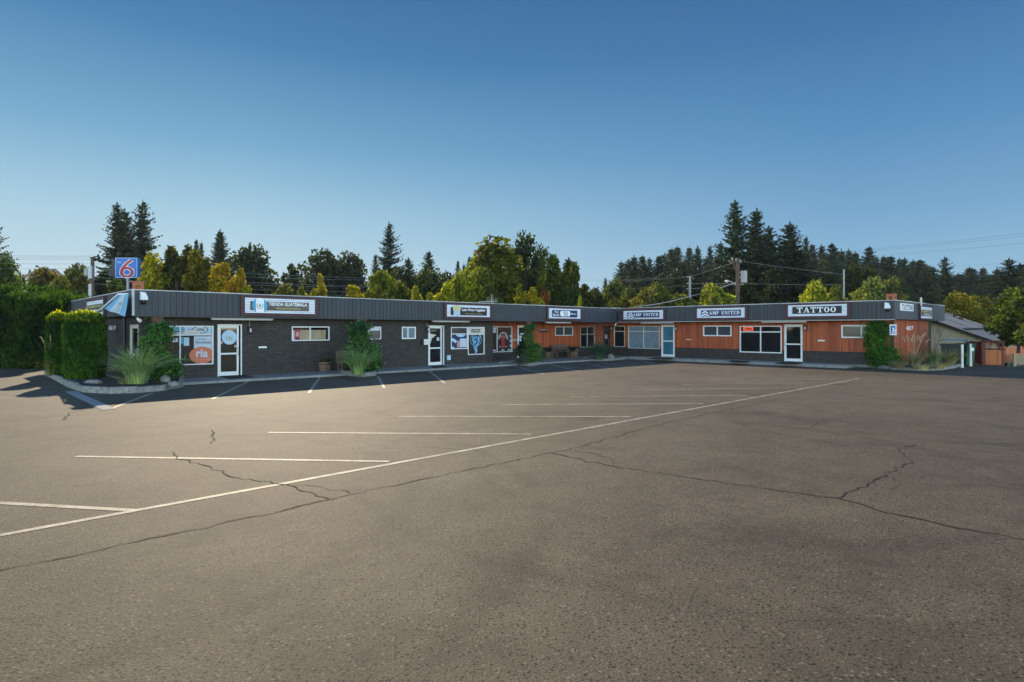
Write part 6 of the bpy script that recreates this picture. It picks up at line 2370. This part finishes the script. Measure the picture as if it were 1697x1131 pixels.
def fence(pts, z0, hts, m, label, w=.14, name="fence", rails=True, gap=.012):
    P3 = [G(x, y) for x, y in pts]
    c = P3[0]
    r = empty(name, c, 0)
    tag(r, label, "fence")
    mb, pm = MB(), MB()
    for (a, b), (h0, h1) in zip(zip(P3, P3[1:]), zip(hts, hts[1:])):
        L_ = (b - a).length
        n = max(1, int(L_ / w))
        t = (b - a).normalized(); nn = Vector((-t.y, t.x, 0))
        for i in range(n):
            q0, q1 = a + t * (L_ * i / n + gap / 2), a + t * (L_ * (i + 1) / n - gap / 2)
            h = h0 + (h1 - h0) * i / n
            mb.prism([(q0.x, q0.y), (q1.x, q1.y), ((q1 + nn * .025).x, (q1 + nn * .025).y), ((q0 + nn * .025).x, (q0 + nn * .025).y)], z0, h)
        for q, h in ((a, h0), (b, h1)):
            pm.box(q.x - .05, q.x + .05, q.y + .03, q.y + .13, 0, h + .06)
        for zz in (.25, .8):
            q0, q1 = a + nn * .03, b + nn * .03
            pm.tube([(q0.x, q0.y, z0 + zz * (hts[0] - z0)), (q1.x, q1.y, z0 + zz * (hts[0] - z0))], .03, 5)
    obj("boards", mb, m, r, I4)
    obj("rail", pm, m, r, I4)
    return r


fence([(1604, 603.5), (1628, 605)], .05, [1.35, 1.30], 'fence_dark', "dark red brown board fence behind the white bollards")
fence([(1667, 604), (1700, 598)], .15, [.95, .95], 'fence', "orange board fence under the right hand tree")
fence([(1682.5, 607.5), (1705, 603.5)], .02, [.62, .62], 'raw_fence', "low pale picket fence at the right edge", .10, "picket_fence", gap=.05)
# orange gate with trellis top
a, b = G(1629, 606.3), G(1664, 607.5)
r = empty("gate", a, 0)
tag(r, "orange cedar gate with trellis top beside the beige house", "gate")
t = (b - a).normalized(); nn = Vector((-t.y, t.x, 0)); L_ = (b - a).length
mb = MB()
def gp2(u, z, off=0.0): return a + t * u + nn * off + Vector((0, 0, z))
n = 6
for i in range(n):
    q0, q1 = gp2(.12 + (L_ - .24) * i / n + .006, 0), gp2(.12 + (L_ - .24) * (i + 1) / n - .006, 0)
    mb.prism([(q0.x, q0.y), (q1.x, q1.y), ((q1 + nn * .03).x, (q1 + nn * .03).y), ((q0 + nn * .03).x, (q0 + nn * .03).y)], .06, .86)
obj("boards", mb, 'fence', r, I4)
mb = MB()
for u in (0.05, L_ - .05): mb.tube([gp2(u, 0, .05), gp2(u, 1.38, .05)], .07, 4)
for z in (.93, 1.36): mb.tube([gp2(-.05, z, .02), gp2(L_ + .05, z, .02)], .045, 4)
obj("frame", mb, 'fence_dark', r, I4)
mb = MB()
k = 0
while k * .16 < L_ + .4:
    u0 = k * .16
    for sg in (1, -1):
        p0, p1 = (u0 - .4, .97) if sg > 0 else (u0, .97), (u0, 1.32) if sg > 0 else (u0 - .4, 1.32)
        if min(p0[0], p1[0]) > .05 and max(p0[0], p1[0]) < L_ - .05: mb.tube([gp2(p0[0], p0[1], .02 + .012 * sg), gp2(p1[0], p1[1], .02 + .012 * sg)], .010, 4)
    k += 1
obj("trellis", mb, 'fence', r, I4)
p = G(1676, 607)
obj_ = MB().prism([(p.x - .3, p.y - .1), (p.x + .35, p.y - .1), (p.x + .35, p.y + .3), (p.x - .3, p.y + .3)], 0, .10)
obj_.prism([(p.x - .22, p.y - .05), (p.x + .25, p.y - .05), (p.x + .25, p.y + .2), (p.x - .22, p.y + .2)], .101, .17)
tag(obj("green_tub", obj_, 'bin_green', loc=p), "low green tub on the ground before the pale picket fence", "tub")

# ================================================================== trees
DK = (.042, .062, .034)
FIR = (.040, .060, .036)
BLUE = (.036, .054, .044)
T = tree
T('conifer3', -14, 362, 62, 74, FIR, "dark conifer cut by the left edge of the picture", rz=.4)
T('conifer3', 203, 343, 92, 92, FIR, "left of the three tall joined dark firs behind the motel sign", rz=1)
T('conifer1', 214, 352, 95, 78, FIR, "middle fir of the three tall joined dark firs behind the motel sign", rz=2)
T('conifer3', 234, 337, 93, 88, FIR, "right and tallest of the three joined dark firs behind the motel sign", rz=3)
T('round0', 2, 432, 55, 52, (.075, .11, .03), "leafy green tree above the hedge at the left edge")
T('round2', 74, 452, 60, 62, (.13, .115, .045), "brownish sparse tree before the far dark roofed house")
T('round1', 30, 462, 62, 36, (.12, .11, .045), "small brownish tree left of the far dark roofed house")
T('round2', 124, 446, 56, 48, (.12, .12, .04), "olive brown tree left of the transformer pole")
T('round1', 98, 463, 50, 40, (.12, .13, .04), "low olive bush above the hedge near the pole")
T('small0', 172, 448, 62, 36, (.045, .06, .035), "thin grey green tree below the motel sign")
T('conifer4', 34, 452, 110, 9, DK, "tiny dark conifer left of the far dark roof")
T('conifer5', 49, 448, 112, 9, DK, "second tiny dark conifer by the far dark roof")
T('round1', 190, 468, 66, 40, (.07, .10, .03), "green bush under the motel sign")
T('round0', 256, 432, 50, 46, (.30, .27, .02), "bright yellow tree right of the motel sign")
T('col0', 279, 410, 51, 30, (.085, .085, .025), "dark columnar tree next to the bright yellow tree")
T('col1', 303, 409, 52, 34, (.090, .090, .026), "tall dark columnar tree with feathery top over the grey fascia")
T('col1', 331, 418, 50, 38, (.19, .155, .022), "columnar tree with orange yellow upper leaves")
T('conifer0', 324, 400, 84, 26, DK, "narrow dark conifer behind the orange topped columnar tree")
T('conifer2', 332, 404, 86, 22, DK, "slim dark conifer tip right behind the orange topped columnar tree")
T('conifer1', 361, 385, 88, 54, DK, "pointed dark conifer left of the round dark tree")
T('conifer0', 370, 388, 90, 48, DK, "second pointed dark conifer left of the round dark tree")
T('col0', 368, 436, 48, 30, (.33, .27, .02), "yellow columnar tree before the pointed conifers")
T('col1', 392, 447, 48, 28, (.36, .24, .02), "orange yellow columnar tree before the round dark tree")
T('col0', 405, 474, 47, 20, (.34, .28, .02), "short yellow tree beside the leftmost sign")
T('round1', 412, 415, 96, 84, (.042, .060, .026), "large round dark tree left of the pale far house")
T('conifer4', 413, 405, 105, 22, DK, "dark conifer tip poking over the large round tree")
T('small0', 482, 436, 98, 30, (.050, .058, .034), "thin open crowned tree above the pale far house")
T('round2', 472, 477, 78, 40, (.13, .13, .035), "olive bush before the pale far house")
T('round0', 532, 424, 100, 74, (.042, .056, .026), "round dark tree, left of the pair in the middle of the left wing")
T('round1', 578, 424, 104, 68, (.044, .060, .027), "round dark tree, right of the pair in the middle of the left wing")
T('conifer5', 543, 417, 112, 20, DK, "conifer tip between the pair of round dark trees")
T('col0', 533, 455, 54, 13, (.34, .26, .025), "slender golden columnar tree before the round dark pair")
T('col1', 505, 478, 54, 24, (.24, .23, .025), "low yellow green tree right of the leftmost sign")
T('col0', 519, 480, 53, 22, (.34, .29, .02), "low yellow tree left of the slender golden one")
T('weep0', 628, 446, 56, 62, (.15, .17, .022), "weeping yellow green tree behind the brick wing")
T('col0', 590, 474, 55, 28, (.33, .30, .02), "low yellow shrub tree left of the weeping tree")
T('conifer3', 646, 374, 98, 64, BLUE, "tallest lone spruce above the left wing")
T('conifer5', 624, 424, 102, 22, BLUE, "small conifer at the left foot of the lone spruce")
T('conifer3', 683, 431, 92, 56, DK, "broad dark conifer right of the lone spruce")
T('conifer1', 711, 419, 96, 52, DK, "pointed conifer between the lone spruce and the big yellow green tree")
T('round1', 668, 452, 86, 70, (.050, .070, .024), "dark green tree behind the far crossarm pole")
T('round0', 716, 454, 84, 70, (.055, .075, .024), "dark green tree right of the far crossarm pole")
T('round2', 745, 458, 90, 40, (.06, .08, .03), "green tree at the left foot of the small conifers")
T('col1', 693, 476, 53, 22, (.30, .29, .025), "small yellow pointed tree over the middle of the left wing")
T('col0', 711, 486, 53, 16, (.28, .27, .025), "tiny yellow tree right of the small yellow pointed tree")
T('round1', 790, 430, 66, 66, (.12, .145, .022), "yellow green tree on the left shoulder of the big tree")
T('col1', 350, 430, 50, 34, (.15, .135, .022), "olive columnar tree between the orange topped and the yellow ones")
T('col0', 292, 424, 50, 30, (.07, .075, .022), "dark columnar tree between the two feathery ones")
T('round0', 316, 440, 55, 60, (.06, .065, .02), "dark bushy tree filling behind the columnar trees")
T('round1', 660, 470, 60, 60, (.09, .12, .025), "mid green tree right of the weeping tree")
T('conifer0', 757, 435, 100, 18, DK, "small conifer left of the big yellow green tree")
T('conifer4', 769, 440, 102, 18, DK, "smaller conifer tucked against the big yellow green tree")
T('conifer2', 780, 427, 106, 20, DK, "conifer tip behind the left slope of the big yellow green tree")
T('cone0', 818, 405, 62, 128, (.115, .135, .022), "big yellow green tree above the black boarded sign")
T('round0', 768, 458, 56, 64, (.20, .205, .022), "yellow green tree at the left foot of the big tree")
T('round2', 742, 476, 54, 36, (.32, .27, .02), "low golden tree left of the black boarded sign")
T('round1', 800, 448, 58, 60, (.11, .14, .025), "green tree right behind the black boarded sign")
T('open0', 872, 396, 66, 66, (.036, .056, .022), "tall open crowned pine with bent dark branches")
T('open0', 898, 416, 70, 44, (.040, .058, .024), "shorter open crowned pine right of the tall one", rz=2.2)
T('round0', 862, 455, 70, 70, (.026, .034, .018), "very dark tree below the open crowned pines")
T('round1', 830, 470, 68, 60, (.030, .040, .018), "dark low tree behind the roof aerial")
T('col0', 911, 424, 60, 30, (.105, .14, .022), "green poplar right of the pines")
T('col1', 936, 432, 62, 34, (.075, .10, .022), "tall green poplar at the right end of the poplar row")
T('col0', 948, 436, 60, 22, (.085, .12, .022), "narrow poplar tip at the right end of the poplar row")
T('col1', 922, 445, 57, 40, (.060, .085, .02), "dark poplar before the poplar row")
T('round0', 925, 466, 64, 60, (.045, .06, .02), "dark green tree under the poplars")
T('col1', 862, 474, 52, 20, (.36, .31, .02), "golden yellow tree left of the orange one")
T('col0', 887, 477, 51, 24, (.37, .30, .02), "bright yellow tree beside the orange one over the recess")
T('col1', 902, 474, 54, 18, (.26, .11, .025), "orange brown tree over the cedar recess")
T('cone0', 961, 496, 50, 12, (.24, .30, .02), "tiny lime green tree over the recess fascia")
T('small0', 970, 470, 66, 34, (.075, .095, .03), "thin green tree right of the poplars")
T('round2', 988, 484, 72, 36, (.06, .07, .03), "low dark bush over the inner corner")
T('round1', 1018, 468, 74, 44, (.085, .12, .03), "green tree at the left foot of the wooded hill")
T('conifer4', 1003, 463, 90, 16, DK, "small conifer at the far left of the wooded hill")
T('round0', 1040, 485, 66, 44, (.075, .095, .03), "low green bush left of the pale yellow bush")
T('round2', 1073, 484, 56, 50, (.155, .15, .05), "pale yellow brown bush over the wide pale window")
T('round1', 1092, 474, 60, 44, (.10, .13, .03), "yellow green bush behind the pale service cable")
T('round0', 1130, 494, 62, 60, (.10, .13, .03), "low green bush around the slim grey pole")
T('round2', 1182, 477, 52, 52, (.235, .23, .04), "bright yellow green maple left of the brown pole")
T('round1', 1200, 490, 54, 46, (.10, .13, .03), "green bush at the foot of the brown pole")
T('conifer3', 1224, 337, 78, 108, FIR, "tallest fir above the orange wing, with ragged left branches", rz=.2)
T('conifer1', 1246, 352, 80, 98, FIR, "tall fir joined to the right of the tallest fir")
T('conifer3', 1279, 380, 76, 100, FIR, "broad dark fir left of the twin pointed one")
T('conifer1', 1299, 373, 78, 98, FIR, "pointed dark fir at the right of the big group")
T('conifer3', 1262, 405, 70, 110, (.026, .038, .022), "dark low fir filling the foot of the big group")
T('conifer1', 1320, 416, 74, 80, (.022, .034, .018), "dark fir at the right foot of the big group")
T('conifer3', 1222, 420, 72, 80, (.022, .034, .018), "dark fir behind the brown pole's transformer")
T('round1', 1290, 452, 66, 70, (.020, .028, .014), "very dark bushy tree left of the bright maple")
T('round0', 1238, 470, 62, 50, (.026, .034, .016), "very dark bushy tree right of the brown pole")
T('round2', 1353, 474, 50, 50, (.30, .30, .04), "bright yellow green maple above the TATTOO sign")
T('round0', 1386, 482, 54, 34, (.14, .16, .04), "small green tree right of the bright maple")
T('cone0', 1415, 446, 66, 44, (.070, .082, .032), "olive green tree before the hill right of the weathered pole")
T('round2', 1447, 469, 48, 58, (.165, .19, .075), "pale leaved tree left of the timber roof frame")
T('round1', 1474, 466, 52, 46, (.11, .13, .05), "olive leaved tree behind the timber roof frame")
T('cone0', 1440, 450, 64, 40, (.055, .068, .03), "dark olive tree behind the pale leaved tree")
T('round0', 1592, 492, 54, 56, (.20, .19, .018), "yellow leaved bush left over the beige house roof")
T('round1', 1622, 494, 55, 54, (.14, .13, .02), "olive yellow bush right over the beige house roof")
T('round2', 1655, 500, 58, 40, (.06, .07, .02), "dark bush behind the second brown roof")
T('conifer3', 1568, 428, 96, 46, (.032, .048, .028), "lone taller fir above the brown roofs")
T('conifer1', 1670, 432, 92, 62, (.030, .050, .024), "broad fir near the right edge of the picture")
# right edge tree, close
T('round2', 1688, 483, 33, 70, (.085, .115, .035), "nearby olive and yellow leaved tree at the right edge, shading the gate", base=.75, rz=1.0)

GF = "firs packed on the wooded hill behind the orange wing"
LF = "dark conifer packed among the firs on the wooded hill behind the orange wing"
rt = random.Random(21)
tips = [(1028, 436), (1042, 433), (1052, 427), (1061, 427), (1079, 430), (1091, 427), (1102, 423), (1112, 415), (1123, 412), (1141, 413), (1160, 411), (1178, 410), (1195, 405),
        (1317, 397), (1333, 396), (1350, 407), (1364, 409), (1377, 407), (1386, 412), (1395, 417), (1406, 416), (1418, 421), (1430, 412), (1440, 424), (1449, 428), (1458, 427), (1470, 429), (1477, 427), (1490, 431),
        (1503, 430), (1511, 436), (1517, 434), (1526, 433), (1533, 441), (1541, 443), (1551, 445), (1560, 452), (1585, 456), (1594, 456), (1605, 445), (1612, 447), (1628, 446), (1638, 458), (1650, 447), (1659, 452), (1690, 440), (1700, 446), (1685, 452)]
for i, (x, y) in enumerate(tips):
    T('conifer%d' % rt.choice([0, 1, 2, 4, 5, 0]), x, y, rt.uniform(120, 155), rt.uniform(32, 52), rt.choice([FIR, (.045, .065, .042), (.052, .070, .038), (.036, .056, .040)]), LF, group=GF)
ridge = lambda x: np.interp(x, [1030, 1110, 1200, 1330, 1430, 1520, 1600, 1700], [438, 420, 412, 402, 420, 437, 455, 447])
for cnt, lo_, hi_, ya, yb, w0, w1, cols in ((34, 6, 20, 128, 150, 36, 58, [(.050, .074, .052), (.044, .068, .050), (.056, .074, .046)]),
                                            (36, 16, 34, 104, 124, 38, 60, [(.045, .066, .034), (.036, .056, .036), (.06, .08, .045)]),
                                            (30, 30, 48, 82, 100, 40, 62, [(.072, .088, .040), (.045, .062, .032), (.05, .075, .035)])):
    for i in range(cnt):
        x = 1025 + 690 * (i + rt.random()) / cnt
        if 1205 < x < 1320 and ya < 125: continue
        T('conifer%d' % rt.choice([0, 1, 2, 3, 4, 5]), x, ridge(x) + rt.uniform(lo_, hi_), rt.uniform(ya, yb), rt.uniform(w0, w1), rt.choice(cols), LF, group=GF)
LW2 = "dark green tree of the low belt of trees just above the left wing's roof"
for i in range(26):
    x = 130 + 860 * (i + rt.random()) / 26
    T(rt.choice(['round0', 'round1', 'round2']), x, rt.uniform(474, 488), rt.uniform(92, 120), rt.uniform(50, 76), rt.choice([(.075, .10, .03), (.05, .07, .03), (.10, .12, .03)]), LW2, group="low belt of trees above the left wing")

# ================================================================== thin summer haze
hb = MB().box(-420, 420, -30, 320, -1.1, 60)
hm_ = bpy.data.materials.new("haze")
hm_.use_nodes = True
hn = hm_.node_tree.nodes
hn.clear()
ho = hn.new("ShaderNodeOutputMaterial")
hv = hn.new("ShaderNodeVolumePrincipled")
hv.inputs["Color"].default_value = (0.80, 0.88, 0.98, 1)
hv.inputs["Density"].default_value = 0.00014
hm_.node_tree.links.new(hv.outputs[0], ho.inputs["Volume"])
hz = obj("haze", hb, hm_)
hz['kind'] = 'stuff'
